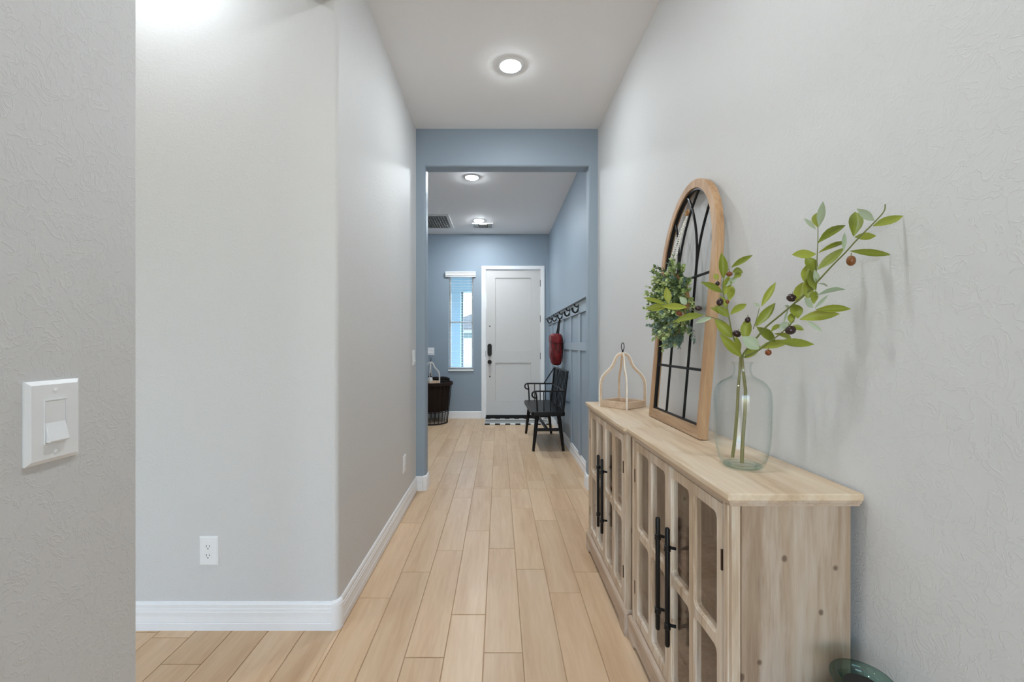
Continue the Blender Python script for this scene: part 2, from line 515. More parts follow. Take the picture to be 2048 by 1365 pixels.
# ------------------------------------------------------------------ structure: walls
r = 0.022
poly = [(-3.2, YC), (XL-r, YC)] + arc(XL-r, YC+r, r, -PI/2, 0, 6)[1:] + [(XL, YH+0.001), (-3.2, YH+0.001)]
wl = MB().prism(poly, -0.01, H, XY).build('wall_left', WALL, smooth=True)
tag(wl, 'off-white corridor wall with a rounded corner on the left', 'wall', None, 'structure')
poly = [(XL-0.13, -0.9), (XL, -0.9), (XL, YN-0.006)] + arc(XL-0.006, YN-0.006, 0.006, 0, PI/2, 3)[1:] + arc(XL-0.13+r, YN-r, r, PI/2, PI, 6)
wn_ = MB().prism(poly, -0.01, H, XY).build('wall_left_near', WALL, smooth=True)
tag(wn_, 'off-white near wall at the left edge holding the rocker switch', 'wall', None, 'structure')
wh = MB().box(XL-0.13, XL, YN-0.01, YC+0.03, 2.734, H).build('wall_left_header', WALL, bevel=0.012, seg=3)
tag(wh, 'off-white wall strip above the side opening', 'wall', None, 'structure')
poly = [(wall_x(-4.6), -4.6), (1.3, -4.6), (1.3, YH), (wall_x(YH), YH)]
wr = MB().prism(poly, -0.01, H, XY).build('wall_right', WALL)
tag(wr, 'long off-white corridor wall behind the console cabinets', 'wall', None, 'structure')
# cased opening painted blue
u = [(-0.78, -0.01), (-0.62, -0.01), (-0.62, 2.734), (0.757, 2.734), (0.757, -0.01), (0.90, -0.01), (0.90, H), (-0.78, H)]
mb = MB()
n = len(u)
vs = [(x, YH, z) for x, z in u] + [(x, YH+TH, z) for x, z in u]
fs = [(0,1,2,7), (7,2,3,6), (6,3,4,5), (8,15,10,9), (15,14,11,10), (14,13,12,11)] + [(i, n+i, n+(i+1) % n, (i+1) % n) for i in range(n)]
mb.add(vs, fs)
hd = mb.mesh('wall_opening', BLUE)
bm = bmesh.new(); bm.from_mesh(hd)
es = []
for e in bm.edges:
    a, b = e.verts[0].co, e.verts[1].co
    inside = all(abs(p.x+0.62) < 1e-4 or abs(p.x-0.757) < 1e-4 or (abs(p.z-2.734) < 1e-4 and -0.63 < p.x < 0.77) for p in (a, b))
    samey = abs(a.y-b.y) < 1e-5
    if inside and samey and (abs(a.x-b.x) < 1e-4 or abs(a.z-2.734) < 1e-4 and abs(b.z-2.734) < 1e-4) and e.calc_face_angle(0) > 0.5: es.append(e)
bmesh.ops.bevel(bm, geom=es, offset=0.02, segments=5, profile=0.5, affect='EDGES')
bm.to_mesh(hd); bm.free()
hd.polygons.foreach_set('use_smooth', [True]*len(hd.polygons)); hd.set_sharp_from_angle(angle=0.6)
wo = bpy.data.objects.new('wall_opening', hd); COL.objects.link(wo); ORG[wo.name] = Vector((0,0,0))
tag(wo, 'blue wall with the tall opening between corridor and entry', 'wall', None, 'structure')
# entry room
we = MB().box(XE, 1.3, YH+TH-0.001, YF+0.15, -0.01, H).build('wall_right_entry', BLUE)
tag(we, 'blue entry wall with board and batten panelling on the right', 'wall', None, 'structure')
WX0, WX1, WZ0, WZ1 = -0.831, -0.425, 0.815, 2.40
DX0, DX1, DZ1 = -0.226, 0.697, 2.475
mb = MB()
xs = [-3.2, WX0, WX1, DX0, DX1, XE]
mb.box(-3.2, WX0, YF, YF+0.15, -0.01, H)
mb.box(WX0, WX1, YF, YF+0.15, -0.01, WZ0).box(WX0, WX1, YF, YF+0.15, WZ1, H)
mb.box(WX1, DX0, YF, YF+0.15, -0.01, H)
mb.box(DX0, DX1, YF, YF+0.15, DZ1, H)
mb.box(DX1, XE+0.02, YF, YF+0.15, -0.01, H)
wf = mb.build('wall_front', BLUE)
tag(wf, 'blue front wall around the entry door and narrow window', 'wall', None, 'structure')
wle = MB().box(-2.15, -2.0, YH+TH, YF, -0.01, H).build('wall_left_entry', BLUE)
tag(wle, 'blue far left wall of the entry, hidden past the opening', 'wall', None, 'structure')
wbk = MB().box(-2.2, -0.77, YH+0.002, YH+TH, -0.01, H).build('wall_entry_back', BLUE)
tag(wbk, 'blue back wall of the entry beside the opening', 'wall', None, 'structure')
# great room shell behind the photographer
mb = MB().box(-3.3, -3.2, -4.6, YC+0.1, -0.01, H)
wg = mb.build('wall_left_far', WALL)
tag(wg, 'off-white far left wall of the great room', 'wall', None, 'structure')
mb = MB().box(-3.3, -2.75, -4.6, -4.45, -0.01, H).box(0.55, 1.3, -4.6, -4.45, -0.01, H).box(-2.75, 0.55, -4.6, -4.45, 2.55, H)  # gap added to let daylight in; no doors are built
wb = mb.build('wall_back', WALL)
tag(wb, 'off-white wall behind the camera with a gap added for daylight', 'wall', None, 'structure')

# ------------------------------------------------------------------ baseboards
BP = [(0, 0), (0.0145, 0), (0.0145, 0.030), (0.0125, 0.033), (0.0135, 0.036), (0.0115, 0.060), (0.0125, 0.078), (0.0105, 0.080), (0.0108, 0.091),
      (0.0085, 0.093), (0.0090, 0.108), (0.006, 0.116), (0.002, 0.120), (0, 0.120)]
def baseboard(name, path, label):
    o = MB().sweep(path, BP).build(name, TRIM)
    tag(o, label, 'baseboard', None, 'structure')
    return o
BPL = [(0, 0), (0.0175, 0), (0.0175, 0.108), (0.0145, 0.111), (0.0160, 0.114), (0.013, 0.121), (0.008, 0.1245), (0, 0.1245)]
b1 = baseboard('baseboard_left', [(-3.1, YC), (XL-r, YC)], 'white stepped baseboard under the left facing wall')
MB().sweep([(XL-r, YC)] + arc(XL-r, YC+r, r, -PI/2, 0, 8)[1:] + [(XL, YC+r+0.002)], BPL).build('corner_block', TRIM, b1, smooth=True)
baseboard('baseboard_left_corridor', [(XL, YC+r+0.002), (XL, YH-0.016)], 'white stepped baseboard along the corridor left wall')
b2 = baseboard('baseboard_opening_left', [(XL, YH), (-0.62-0.02, YH)], 'white baseboard at the foot of the left opening jamb')
MB().sweep([(-0.64, YH)] + arc(-0.64, YH+0.02, 0.02, -PI/2, 0, 6)[1:] + [(-0.62, YH+0.03)], BPL).build('corner_block', TRIM, b2, smooth=True)
MB().sweep([(-0.62, YH+0.03), (-0.62, YH+TH)], BP).build('jamb_board', TRIM, b2)
b3 = baseboard('baseboard_opening_right', [(0.757+0.02, YH), (wall_x(YH), YH)], 'white baseboard at the foot of the right opening jamb')
MB().sweep([(0.757, YH+0.03)] + list(reversed(arc(0.777, YH+0.02, 0.02, -PI/2, -PI, 6))), BPL).build('corner_block', TRIM, b3, smooth=True)
MB().sweep([(0.757, YH+TH), (0.757, YH+0.03)], BP).build('jamb_board', TRIM, b3)
baseboard('baseboard_right', [(wall_x(YH), YH), (wall_x(-4.4), -4.4)], 'white baseboard behind the console cabinets')
baseboard('baseboard_right_entry', [(XE, YF), (XE, YH+TH)], 'white baseboard below the blue panelling')
baseboard('baseboard_front', [(-2.0, YF), (-0.292, YF)], 'white baseboard between basket and front door')
baseboard('baseboard_left_near', [(XL, -0.9), (XL, YN)], 'white baseboard under the near left wall')

# ------------------------------------------------------------------ board and batten panelling (parts of the entry wall)
YE0 = YH+TH
MB().box(XE-0.055, XE, YE0, YF, 1.656, 1.668).build('ledge', BLUEP, we, bevel=0.002)
MB().box(XE-0.020, XE, YE0, YF, 1.543, 1.658).build('rail', BLUEP, we, bevel=0.001)
MB().box(XE-0.016, XE, YE0, YF, 1.170, 1.252).build('rail', BLUEP, we, bevel=0.001)
bat = {}
for i, y in enumerate([3.81, 4.355, 4.905, 5.485, 6.04, 6.605, 7.115]):
    y1 = min(y+0.09, YF)
    for z0, z1 in ((0.120, 1.170), (1.252, 1.543)):
        key = (round(y1-y, 3), z0)
        if key not in bat: bat[key] = MB().box(-0.0155, 0, 0, y1-y, z0, z1).mesh('batten', BLUEP, bevel=0.001)
        put('batten', bat[key], we, (XE, y, 0))

# ------------------------------------------------------------------ front door
d = thing('door_1', (0.2355, YF, 0), 'white two-panel front door with black keypad lock', 'door', None, 'structure')
SX0, SX1, SZ0, SZ1 = -0.215, 0.686, 0.058, 2.462
SY = YF+0.012
panels = [(-0.064, 0.533, 1.108, 2.328), (-0.064, 0.533, 0.280, 0.923)]
mb = MB()
xs = [SX0, -0.064, 0.533, SX1]; zs = [SZ0, 0.280, 0.923, 1.108, 2.328, SZ1]
for i in range(3):
    for j in range(5):
        if i == 1 and j in (1, 3): continue
        mb.box(xs[i], xs[i+1], SY, SY+0.045, zs[j], zs[j+1])
bm = None
sl = mb.build('slab', DOORW, d)
for x0, x1, z0, z1 in panels:
    MB().box(x0, x1, SY+0.013, SY+0.035, z0, z1).build('panel', DOORW, d)
    mo = MB()
    t_ = 0.009
    for a in ((x0, x1, z0, z0+t_), (x0, x1, z1-t_, z1), (x0, x0+t_, z0+t_, z1-t_), (x1-t_, x1, z0+t_, z1-t_)):
        mo.box(a[0], a[1], SY+0.005, SY+0.014, a[2], a[3])
    mo.build('panel_moulding', DOORW, d, bevel=0.003)
def casing(x0, x1, z0, z1, name):
    MB().box(x0, x1, YF-0.018, YF, z0, z1).build(name, TRIM, d, bevel=0.004, seg=2)
casing(-0.290, -0.221, 0, 2.524, 'side_casing'); casing(0.692, 0.752, 0, 2.524, 'side_casing')
casing(-0.2205, 0.6915, 2.468, 2.524, 'head_casing')
MB().box(-0.226, -0.217, YF-0.004, YF+0.06, 0.03, 2.47).build('jamb', TRIM, d)
MB().box(0.688, 0.697, YF-0.004, YF+0.06, 0.03, 2.47).build('jamb', TRIM, d)
MB().box(-0.222, 0.694, YF-0.03, YF+0.06, 0, 0.020).box(-0.216, 0.688, YF+0.006, YF+0.05, 0.020, 0.056).build('threshold', BLACKM, d)
hg = MB().box(-0.008, 0.006, -0.012, 0.004, -0.055, 0.055).mesh('hinge', BLACKM, bevel=0.002)
for z in (2.239, 1.650, 1.034, 0.36): put('hinge', hg, d, (0.688, SY-0.002, z))
def pill(cx, z0, z1, w, y0, y1):
    rr = w/2
    out = arc(cx, z1-rr, rr, 0, PI, 10) + arc(cx, z0+rr, rr, PI, 2*PI, 10)
    return MB().prism(out, y0, y1, lambda a, b, t: (a, t, b))
kp = pill(-0.155, 1.035, 1.238, 0.070, SY-0.026, SY).build('keypad_lock', BLACKM, d, bevel=0.004, seg=2)
tag(kp, 'black rounded keypad lock')
mb = MB(); mb.lathe([(0.034, 0), (0.034, -0.008), (0.016, -0.010), (0.014, -0.03), (0.030, -0.036), (0.033, -0.05), (0.026, -0.062), (0.0001, -0.065)], 20, (-0.155, SY, 0.936), 'Y')
tag(mb.build('door_knob', BLACKM, d, smooth=True), 'round black door knob')
for z in (1.528, 0.696):
    MB().lathe([(0.011, 0), (0.011, -0.006), (0.0001, -0.008)], 12, (-0.152, SY, z), 'Y').build('bolt_cap', BLACKM, d)
MB().box(-0.2215, -0.2165, YF-0.0045, YF+0.02, 1.02, 1.12).build('strike_plate', BLACKM, d)

# ------------------------------------------------------------------ window, blind
w = thing('window_1', ((WX0+WX1)/2, YF, WZ0), 'tall narrow window left of the front door', 'window', None, 'structure')
FY = YF+0.075
for nm, a in (('frame_side', (WX0, WX0+0.03, WZ0, WZ1)), ('frame_side', (WX1-0.03, WX1, WZ0, WZ1)), ('frame_top', (WX0+0.03, WX1-0.03, WZ1-0.03, WZ1)),
              ('frame_bottom', (WX0+0.03, WX1-0.03, WZ0, WZ0+0.035)), ('meeting_rail', (WX0+0.03, WX1-0.03, 1.585, 1.612))):
    MB().box(a[0], a[1], FY, FY+0.05, a[2], a[3]).build(nm, STEELW, w, bevel=0.003)
MB().box(WX0+0.03, WX1-0.03, FY+0.022, FY+0.027, WZ0+0.035, 1.585).build('pane', WGLASS, w)
MB().box(WX0+0.03, WX1-0.03, FY+0.030, FY+0.035, 1.612, WZ1-0.03).build('pane', WGLASS, w)
MB().box(WX0-0.006, WX1+0.006, YF-0.022, FY, WZ0-0.030, WZ0).build('sill', TRIM, w, bevel=0.005, seg=2)
bl = thing('window_blind', ((WX0+WX1)/2, YF, WZ0), 'open white slatted blind hanging in the narrow window', 'blind')
MB().prism([(0,0),(-0.03,0.0),(-0.034,0.018),(-0.044,0.030),(-0.044,0.060),(-0.052,0.068),(-0.052,0.086),(0,0.086)], -0.884, -0.383,
           lambda a, b, t: (t, YF+a-0.001, 2.338+b)).build('valance', TRIM, bl, bevel=0.002)
sm = MB().prism([(-0.024, -0.0012), (0, 0.0008), (0.024, -0.0012), (0.024, 0.0012), (0, 0.0032), (-0.024, 0.0012)], -0.193, 0.193,
                lambda a, b, t: (t, a, b + a*0.04)).mesh('slat', STEELW)
nsl = 33
for i in range(nsl):
    put('slat', sm, bl, ((WX0+WX1)/2, YF+0.036, 0.875+i*0.0455))
MB().box(WX0+0.010, WX1-0.010, YF+0.013, YF+0.059, 0.828, 0.845).build('bottom_rail', STEELW, bl, bevel=0.003)
for x in (WX0+0.075, (WX0+WX1)/2, WX1-0.075):
    MB().tube([(x, YF+0.012, 0.845), (x, YF+0.012, 2.34)], 0.0012, 5).build('ladder_cord', STEELW, bl)
MB().box(WX0+0.004, WX1-0.004, YF+0.010, YF+0.062, 2.345, 2.398).build('head_rail', STEELW, bl)

# ------------------------------------------------------------------ outdoors beyond the window
gr = MB().box(-40, 30, YF+0.15, 80, -0.25, -0.12).build('ground', EARTH)
tag(gr, 'pale gravel ground outside the front window', 'ground', None, 'structure')
col_ = thing('porch_column', (-0.86, 8.55, -0.12), 'stucco porch column outside the window, blue skylight put into its colour', 'column')
MB().box(-0.985, -0.742, 8.45, 8.67, -0.12, 2.25).build('shaft', COLUMN, col_, bevel=0.01)
MB().box(-1.005, -0.722, 8.43, 8.69, -0.12, 0.15).build('plinth', COLUMN, col_, bevel=0.01)
bmn = MB().box(-2.6, 1.6, 8.45, 8.67, 2.25, 2.75).box(-2.6, 1.6, YF+0.15, 8.45, 2.68, 2.75).build('porch_beam', COLUMN)
tag(bmn, 'porch beam across the top of the window view, blue skylight put into its colour', 'beam')
dp = MB().tube([(-0.715, 8.50, -0.12), (-0.715, 8.50, 2.25)], 0.022, 10).build('shade_strip', EDGESHADE, origin=(-0.715, 8.50, -0.12), smooth=True)  # upright strip standing in for the column's shaded edge
tag(dp, 'grey strip drawn as the shaded edge of the porch column', 'edge_strip')
nb = thing('neighbour_house', (-1.5, 22, -0.12), 'pale grey house with tiled roof across the street', 'house')
MB().box(-7, 3, 22, 30, -0.12, 2.05).build('house_wall', NEIGH, nb)
MB().prism([(-7.6, 1.98), (3.6, 1.98), (3.6, 2.12), (0.4, 3.35), (-2.5, 2.30), (-7.6, 2.12)], 21.5, 30.5, lambda a, b, t: (a, t, b)).build('roof', NROOF, nb)
MB().box(-6, 2, 21.94, 21.999, 1.52, 1.78).build('shutter_band', NBAND, nb)
MB().box(-6, 2, 21.96, 21.998, 0.2, 1.40).build('garage_door', NEIGH, nb)

# ------------------------------------------------------------------ recessed lights
def recessed(name, x, y, label, group, k=1.0):
    t = thing(name, (x, y, H), label, 'ceiling light', group)
    MB().lathe([(0.068, -0.0005), (0.068, -0.006), (0.085, -0.005), (0.092, -0.0005)], 32, (x, y, H), 'Z').build('trim_ring', PLAST, t, smooth=True)
    MB().lathe([(0.0001, -0.0170), (0.022, -0.0160), (0.042, -0.0130), (0.058, -0.0085), (0.067, -0.003), (0.067, -0.0008)], 32, (x, y, H), 'Z').build('lens', lens(k), t, smooth=True)
    return t
G = 'recessed LED ceiling lights'
recessed('recessed_light', 0.075, 2.83, 'round lit recessed light in the corridor ceiling, nearest one', G, 0.66)
recessed('recessed_light', -0.294, 4.73, 'round lit recessed light in the entry ceiling just past the opening', G, 1.2)
recessed('recessed_light', -0.294, 6.38, 'round lit recessed light in the entry ceiling above the front door', G, 1.4)
recessed('recessed_light', -1.44, 1.56, 'recessed light out of view over the side hall', G, 0.36)
recessed('recessed_light', 0.07, 0.95, 'recessed light out of view over the nearer cabinet', G, 0.74)
recessed('recessed_light', -2.3, -1.6, 'unseen recessed light added for fill in the great room, left', G, 0.15)  # added for fill light in the unseen room
recessed('recessed_light', -0.3, -2.2, 'unseen recessed light added for fill in the great room, right', G, 0.06)  # second added fill light, also unseen

# ------------------------------------------------------------------ ceiling grille and vent
g = thing('return_air_grille', (-1.08, 6.44, H), 'large white return air grille in the entry ceiling', 'grille')
GX0, GX1, GY0, GY1 = -1.45, -0.705, 6.08, 6.80
fw = 0.045
for a in ((GX0, GX1, GY0, GY0+fw), (GX0, GX1, GY1-fw, GY1), (GX0, GX0+fw, GY0+fw, GY1-fw), (GX1-fw, GX1, GY0+fw, GY1-fw)):
    MB().box(a[0], a[1], a[2], a[3], H-0.012, H-0.0005).build('frame', STEELW, g, bevel=0.003)
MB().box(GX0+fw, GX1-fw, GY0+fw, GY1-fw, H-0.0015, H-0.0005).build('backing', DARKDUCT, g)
lm = MB().obox(Matrix.Rotation(0.9, 4, 'X'), GX1-GX0-2*fw, 0.018, 0.0015).mesh('louver', STEELW)
ny = 12
for i in range(ny):
    put('louver', lm, g, ((GX0+GX1)/2, GY0+fw+(i+0.5)*(GY1-GY0-2*fw)/ny, H-0.009))
rb = MB().box(-0.002, 0.002, GY0+fw-6.44, GY1-fw-6.44, -0.014, -0.002).mesh('rib', STEELW)
for i in range(1, 17):
    put('rib', rb, g, (GX0+fw+i*(GX1-GX0-2*fw)/17, 6.44, H))
v = thing('supply_vent', (-0.245, 6.65, H), 'small white supply vent in the ceiling by the front door', 'vent')
VX0, VX1, VY0, VY1 = -0.40, -0.09, 6.52, 6.79
for a in ((VX0, VX1, VY0, VY0+0.025), (VX0, VX1, VY1-0.025, VY1), (VX0, VX0+0.025, VY0+0.025, VY1-0.025), (VX1-0.025, VX1, VY0+0.025, VY1-0.025)):
    MB().box(a[0], a[1], a[2], a[3], H-0.008, H-0.0005).build('frame', STEELW, v, bevel=0.002)
MB().box(VX0+0.025, VX1-0.025, VY0+0.025, VY1-0.025, H-0.0015, H-0.0005).build('backing', DARKDUCT, v)
vm = MB().obox(Matrix.Rotation(0.7, 4, 'Y'), 0.0015, VY1-VY0-0.05, 0.014).mesh('blade', STEELW)
for x in (-0.362, -0.348, -0.334, -0.320, -0.168, -0.154, -0.140, -0.126): put('blade', vm, v, (x, 6.655, H-0.008))
vm2 = MB().obox(Matrix.Rotation(0.7, 4, 'X'), 0.12, 0.016, 0.0015).mesh('blade', STEELW)
for i in range(9): put('blade', vm2, v, (-0.244, 6.56+i*0.024, H-0.007))

# ------------------------------------------------------------------ switches and outlets
def plate_frame(c, nrm):
    """local x = across, y = up, z = out of the wall"""
    z = Vector(nrm); y = Vector((0,0,1)); x = y.cross(z)
    return Matrix(((x.x, y.x, z.x, c[0]), (x.y, y.y, z.y, c[1]), (x.z, y.z, z.z, c[2]), (0,0,0,1)))
def tm(mb, M):
    mb.v = [M @ p for p in mb.v]; return mb
def plate(M, root, w_=0.082, h_=0.126):
    mb = MB(); a, b, e = w_/2, h_/2, 0.006
    mb.add([(-a,-b,0),(a,-b,0),(a,b,0),(-a,b,0),(-a,-b,0.003),(a,-b,0.003),(a,b,0.003),(-a,b,0.003),(-a+e,-b+e,0.007),(a-e,-b+e,0.007),(a-e,b-e,0.007),(-a+e,b-e,0.007)],
           [(3,2,1,0),(0,1,5,4),(1,2,6,5),(2,3,7,6),(3,0,4,7),(4,5,9,8),(5,6,10,9),(6,7,11,10),(7,4,8,11),(8,9,10,11)])
    tm(mb, M).build('plate', PLAST, root)
def rocker(name, c, nrm, label, gangs=1):
    M = plate_frame(c, nrm); root = thing(name, c, label, 'light switch', 'rocker light switches')
    plate(M, root, 0.082+0.046*(gangs-1))
    for gi in range(gangs):
        ox = (gi-(gangs-1)/2)*0.046
        fr = MB()
        for a in ((-0.0175,0.0175,0.0325,0.0340),(-0.0175,0.0175,-0.0340,-0.0325),(-0.0175,-0.016,-0.0325,0.0325),(0.016,0.0175,-0.0325,0.0325)):
            fr.box(ox+a[0], ox+a[1], a[2], a[3], 0.0068, 0.0085)
        tm(fr, M).build('bezel', PLAST, root)
        pd = MB().prism([(0.0320, 0.0066), (0.0320, 0.0078), (-0.002, 0.0074), (-0.030, 0.0150), (-0.0320, 0.0140), (-0.0320, 0.0066)], ox-0.0155, ox+0.0155, lambda a, b, t: (t, a, b))
        tm(pd, M).build('paddle', PLAST, root, bevel=0.0006)
        for zz in (0.048, -0.048):
            tm(MB().lathe([(0.0030, 0.0068), (0.0030, 0.0078), (0.0022, 0.0084), (0.0001, 0.0086)], 10, (ox, zz, 0)), M).build('screw', PLAST, root)
    return root
rocker('light_switch', (XL, 0.679, 1.117), (1,0,0), 'white rocker switch on the near left wall, large at the photo edge')
rocker('light_switch', (XL, 3.56, 1.124), (1,0,0), 'white rocker switch at the far end of the corridor left wall')
rocker('light_switch', (-1.135, YF, 1.109), (0,-1,0), 'white switch plate on the blue front wall above the basket', 2)
def outlet(c, nrm, label):
    M = plate_frame(c, nrm); root = thing('wall_outlet', c, label, 'outlet', 'duplex wall outlets')
    plate(M, root)
    for zz in (0.0195, -0.0195):
        out = arc(0, zz, 0.0172, math.radians(-48), math.radians(48), 6) + arc(0, zz, 0.0172, math.radians(132), math.radians(228), 6)
        f_ = tm(MB().prism([(min(max(a, -0.0155), 0.0155), b) for a, b in out], 0.0066, 0.0088, XY), M).build('receptacle', PLAST, root)
        for a in ((-0.0075,-0.0050,-0.002,0.007), (0.0050,0.0072,-0.001,0.006)):
            tm(MB().box(a[0], a[1], zz+a[2], zz+a[3], 0.0086, 0.0090), M).build('slot', SLOT, f_)
        tm(MB().lathe([(0.0026, 0.0086), (0.0026, 0.0090)], 8, (0, zz-0.0085, 0)), M).build('slot', SLOT, f_)
    tm(MB().lathe([(0.0025, 0.0068), (0.0020, 0.0080)], 8), M).build('screw', PLAST, root)
outlet((-1.257, YC, 0.340), (0,-1,0), 'white outlet low on the facing wall left of the corner')
outlet((XL, 3.206, 0.351), (1,0,0), 'white outlet low on the corridor left wall near the opening')

# ------------------------------------------------------------------ console cabinets
CD, CW, CH = 0.32, 0.81, 0.884
def rrect(y0, y1, z0, z1, r_, n=5):
    pts = []
    for cy, cz, a0 in ((y1-r_, z1-r_, 0), (y0+r_, z1-r_, PI/2), (y0+r_, z0+r_, PI), (y1-r_, z0+r_, 1.5*PI)):
        pts.append(arc(cy, cz, r_, a0, a0+PI/2, n))
    return pts
def door_mesh(y0, y1, z0, z1, xf):
    """framed door with four round-cornered lights, moulded inner edges; faces -X"""
    st, mu, rr, th = 0.024, 0.028, 0.018, 0.020
    ym, zm = (y0+y1)/2, (z0+z1)/2
    mb = MB(); lights = []
    for (a0, a1, o0, o1) in ((y0, ym, y0+st, ym-mu/2), (ym, y1, ym+mu/2, y1-st)):
        for (b0, b1, p0, p1) in ((z0, zm, z0+st+0.008, zm-mu/2), (zm, z1, zm+mu/2, z1-st-0.006)):
            lights.append((o0, o1, p0, p1))
            corners = [(a1, b1), (a0, b1), (a0, b0), (a1, b0)]
            levels = [(0.0, 0.0), (0.0015, 0.003), (0.0035, 0.0035), (0.005, 0.007), (0.0055, th)]
            loops = []
            for ins, dep in levels:
                cs = rrect(o0+ins, o1-ins, p0+ins, p1-ins, max(0.004, rr-ins))
                loops.append([(xf+dep, q[0], q[1]) for c in cs for q in c])
            for side, xx, lp in ((0, xf, loops[0]), (1, xf+th, loops[-1])):
                vs = list(lp) + [(xx, c[0], c[1]) for c in corners]
                nl = len(lp); k = nl//4; fs = []
                for ci in range(4):
                    for q in range(k-1): fs.append((nl+ci, ci*k+q, ci*k+q+1))
                    nx = (ci+1) % 4
                    fs.append((nl+ci, ci*k+k-1, nx*k, nl+nx))
                mb.add(vs, fs)
            nl = len(loops[0])
            vs = [p for lp in loops for p in lp]
            fs = [(i*nl+q, i*nl+(q+1) % nl, (i+1)*nl+(q+1) % nl, (i+1)*nl+q) for i in range(len(loops)-1) for q in range(nl)]
            mb.add(vs, fs)
    vs = [(xf, y0, z0), (xf, y1, z0), (xf, y1, z1), (xf, y0, z1), (xf+th, y0, z0), (xf+th, y1, z0), (xf+th, y1, z1), (xf+th, y0, z1)]
    mb.add(vs, [(0,1,5,4), (1,2,6,5), (2,3,7,6), (3,0,4,7)])
    return mb, lights
def build_cabinet():
    c = thing('console_cabinet', (0, 0, 0), '', 'cabinet', 'whitewashed console cabinets')
    # top slab and cornice
    MB().box(0, CD, 0, CW, CH-0.0175, CH).build('top', WOODTOP, c, bevel=0.003, seg=2)
    prof = [(0.020, -0.034), (0.012, -0.033), (0.010, -0.027), (0.006, -0.0245), (0.004, -0.0175), (0.03, -0.0175), (0.03, -0.034)]
    mb = MB()
    x_, y_ = [], []
    for q in range(len(prof)):
        i_, z_ = prof[q]
    n_ = len(prof)
    rings = []
    for (sx, sy) in ((1, 1), (0, 1), (0, 0), (1, 0)):
        ring = []
        for i_, z_ in prof:
            ring.append(((CD-0.001) if sx else i_, (CW-i_) if sy else i_, CH+z_))
        rings.append(ring)
    vs = [p for rg in rings for p in rg]
    fs = [(k*n_+a, k*n_+(a+1) % n_, (k+1)*n_+(a+1) % n_, (k+1)*n_+a) for k in range(3) for a in range(n_)]
    fs += [tuple(range(n_)), tuple(3*n_+a for a in range(n_-1, -1, -1))]
    mb.add(vs, fs); mb.build('cornice', WOODY, c)
    XF, XB, Y0, Y1, ZT = 0.018, CD-0.020, 0.016, CW-0.016, CH-0.033
    # carcass
    MB().box(XF+0.022, XB, Y0, Y0+0.018, 0.085, ZT).build('side_panel', WOODZ, c)
    MB().box(XF+0.022, XB, Y1-0.018, Y1, 0.085, ZT).build('side_panel', WOODZ, c)
    MB().box(XB-0.008, XB-0.001, Y0+0.019, Y1-0.019, 0.09, ZT).build('back_panel', WOODIN, c)
    MB().box(XF+0.024, XB-0.009, Y0+0.019, Y1-0.019, 0.088, 0.104).build('bottom_panel', WOODIN, c)
    MB().box(XF+0.06, XB-0.009, Y0+0.019, Y1-0.019, 0.470, 0.488).build('shelf', WOODIN, c)
    fy = 0.045
    for a, b in ((Y0, Y0+fy-0.0015), (Y1-fy+0.0015, Y1)):
        q = MB().box(XF, XF+0.021, a, b, 0.088, ZT)
        ym = (a+b)/2
        q.box(XF-0.004, XF+0.001, ym-0.010, ym+0.010, 0.105, ZT-0.004)
        q.build('stile', DOORWOOD, c, bevel=0.002)
    MB().box(XF+0.001, XF+0.020, Y0+fy, Y1-fy, ZT-0.011, ZT).build('top_rail', WOODY, c)
    MB().box(XF+0.001, XF+0.020, Y0+fy, Y1-fy, 0.088, 0.118).build('bottom_rail', WOODY, c)
    # plinth with bracket feet
    def bracket(L, foot=0.10):
        up = 0.030
        return [(0, 0), (foot*0.62, 0)] + [(foot*0.62+0.012*math.sin(t), up*0.75*(1-math.cos(t))) for t in (0.5, 1.0, 1.57)] + [(foot, up), (L-foot, up)] + \
               [(L-foot*0.62-0.012*math.sin(t), up*0.75*(1-math.cos(t))) for t in (1.57, 1.0, 0.5)] + [(L-foot*0.62, 0), (L, 0), (L, 0.084), (0, 0.084)]
    MB().prism(bracket(CW-0.008), 0.004, 0.024, lambda a, b, t: (t, a+0.004, b)).build('plinth_front', WOODY, c)
    for yy in (0.004, CW-0.004-0.020):
        MB().prism(bracket(CD-0.034, 0.075), yy, yy+0.02, lambda a, b, t: (a+0.0245, t, b)).build('plinth_side', WOODY, c)
    pm = [(0.004, 0.084), (0.004, 0.094), (0.008, 0.100), (0.013, 0.103), (0.0175, 0.106), (0.03, 0.106), (0.03, 0.084)]
    rings = []
    for (sx, sy) in ((1, 1), (0, 1), (0, 0), (1, 0)):
        rings.append([((XB) if sx else i_, (CW-i_) if sy else i_, z_) for i_, z_ in pm])
    n_ = len(pm)
    vs = [p for rg in rings for p in rg]
    fs = [(k*n_+a, k*n_+(a+1) % n_, (k+1)*n_+(a+1) % n_, (k+1)*n_+a) for k in range(3) for a in range(n_)]
    fs += [tuple(range(n_)), tuple(3*n_+a for a in range(n_-1, -1, -1))]
    MB().add(vs, fs).build('plinth_moulding', WOODY, c)
    # doors
    ym = CW/2; dz0, dz1 = 0.120, ZT-0.012
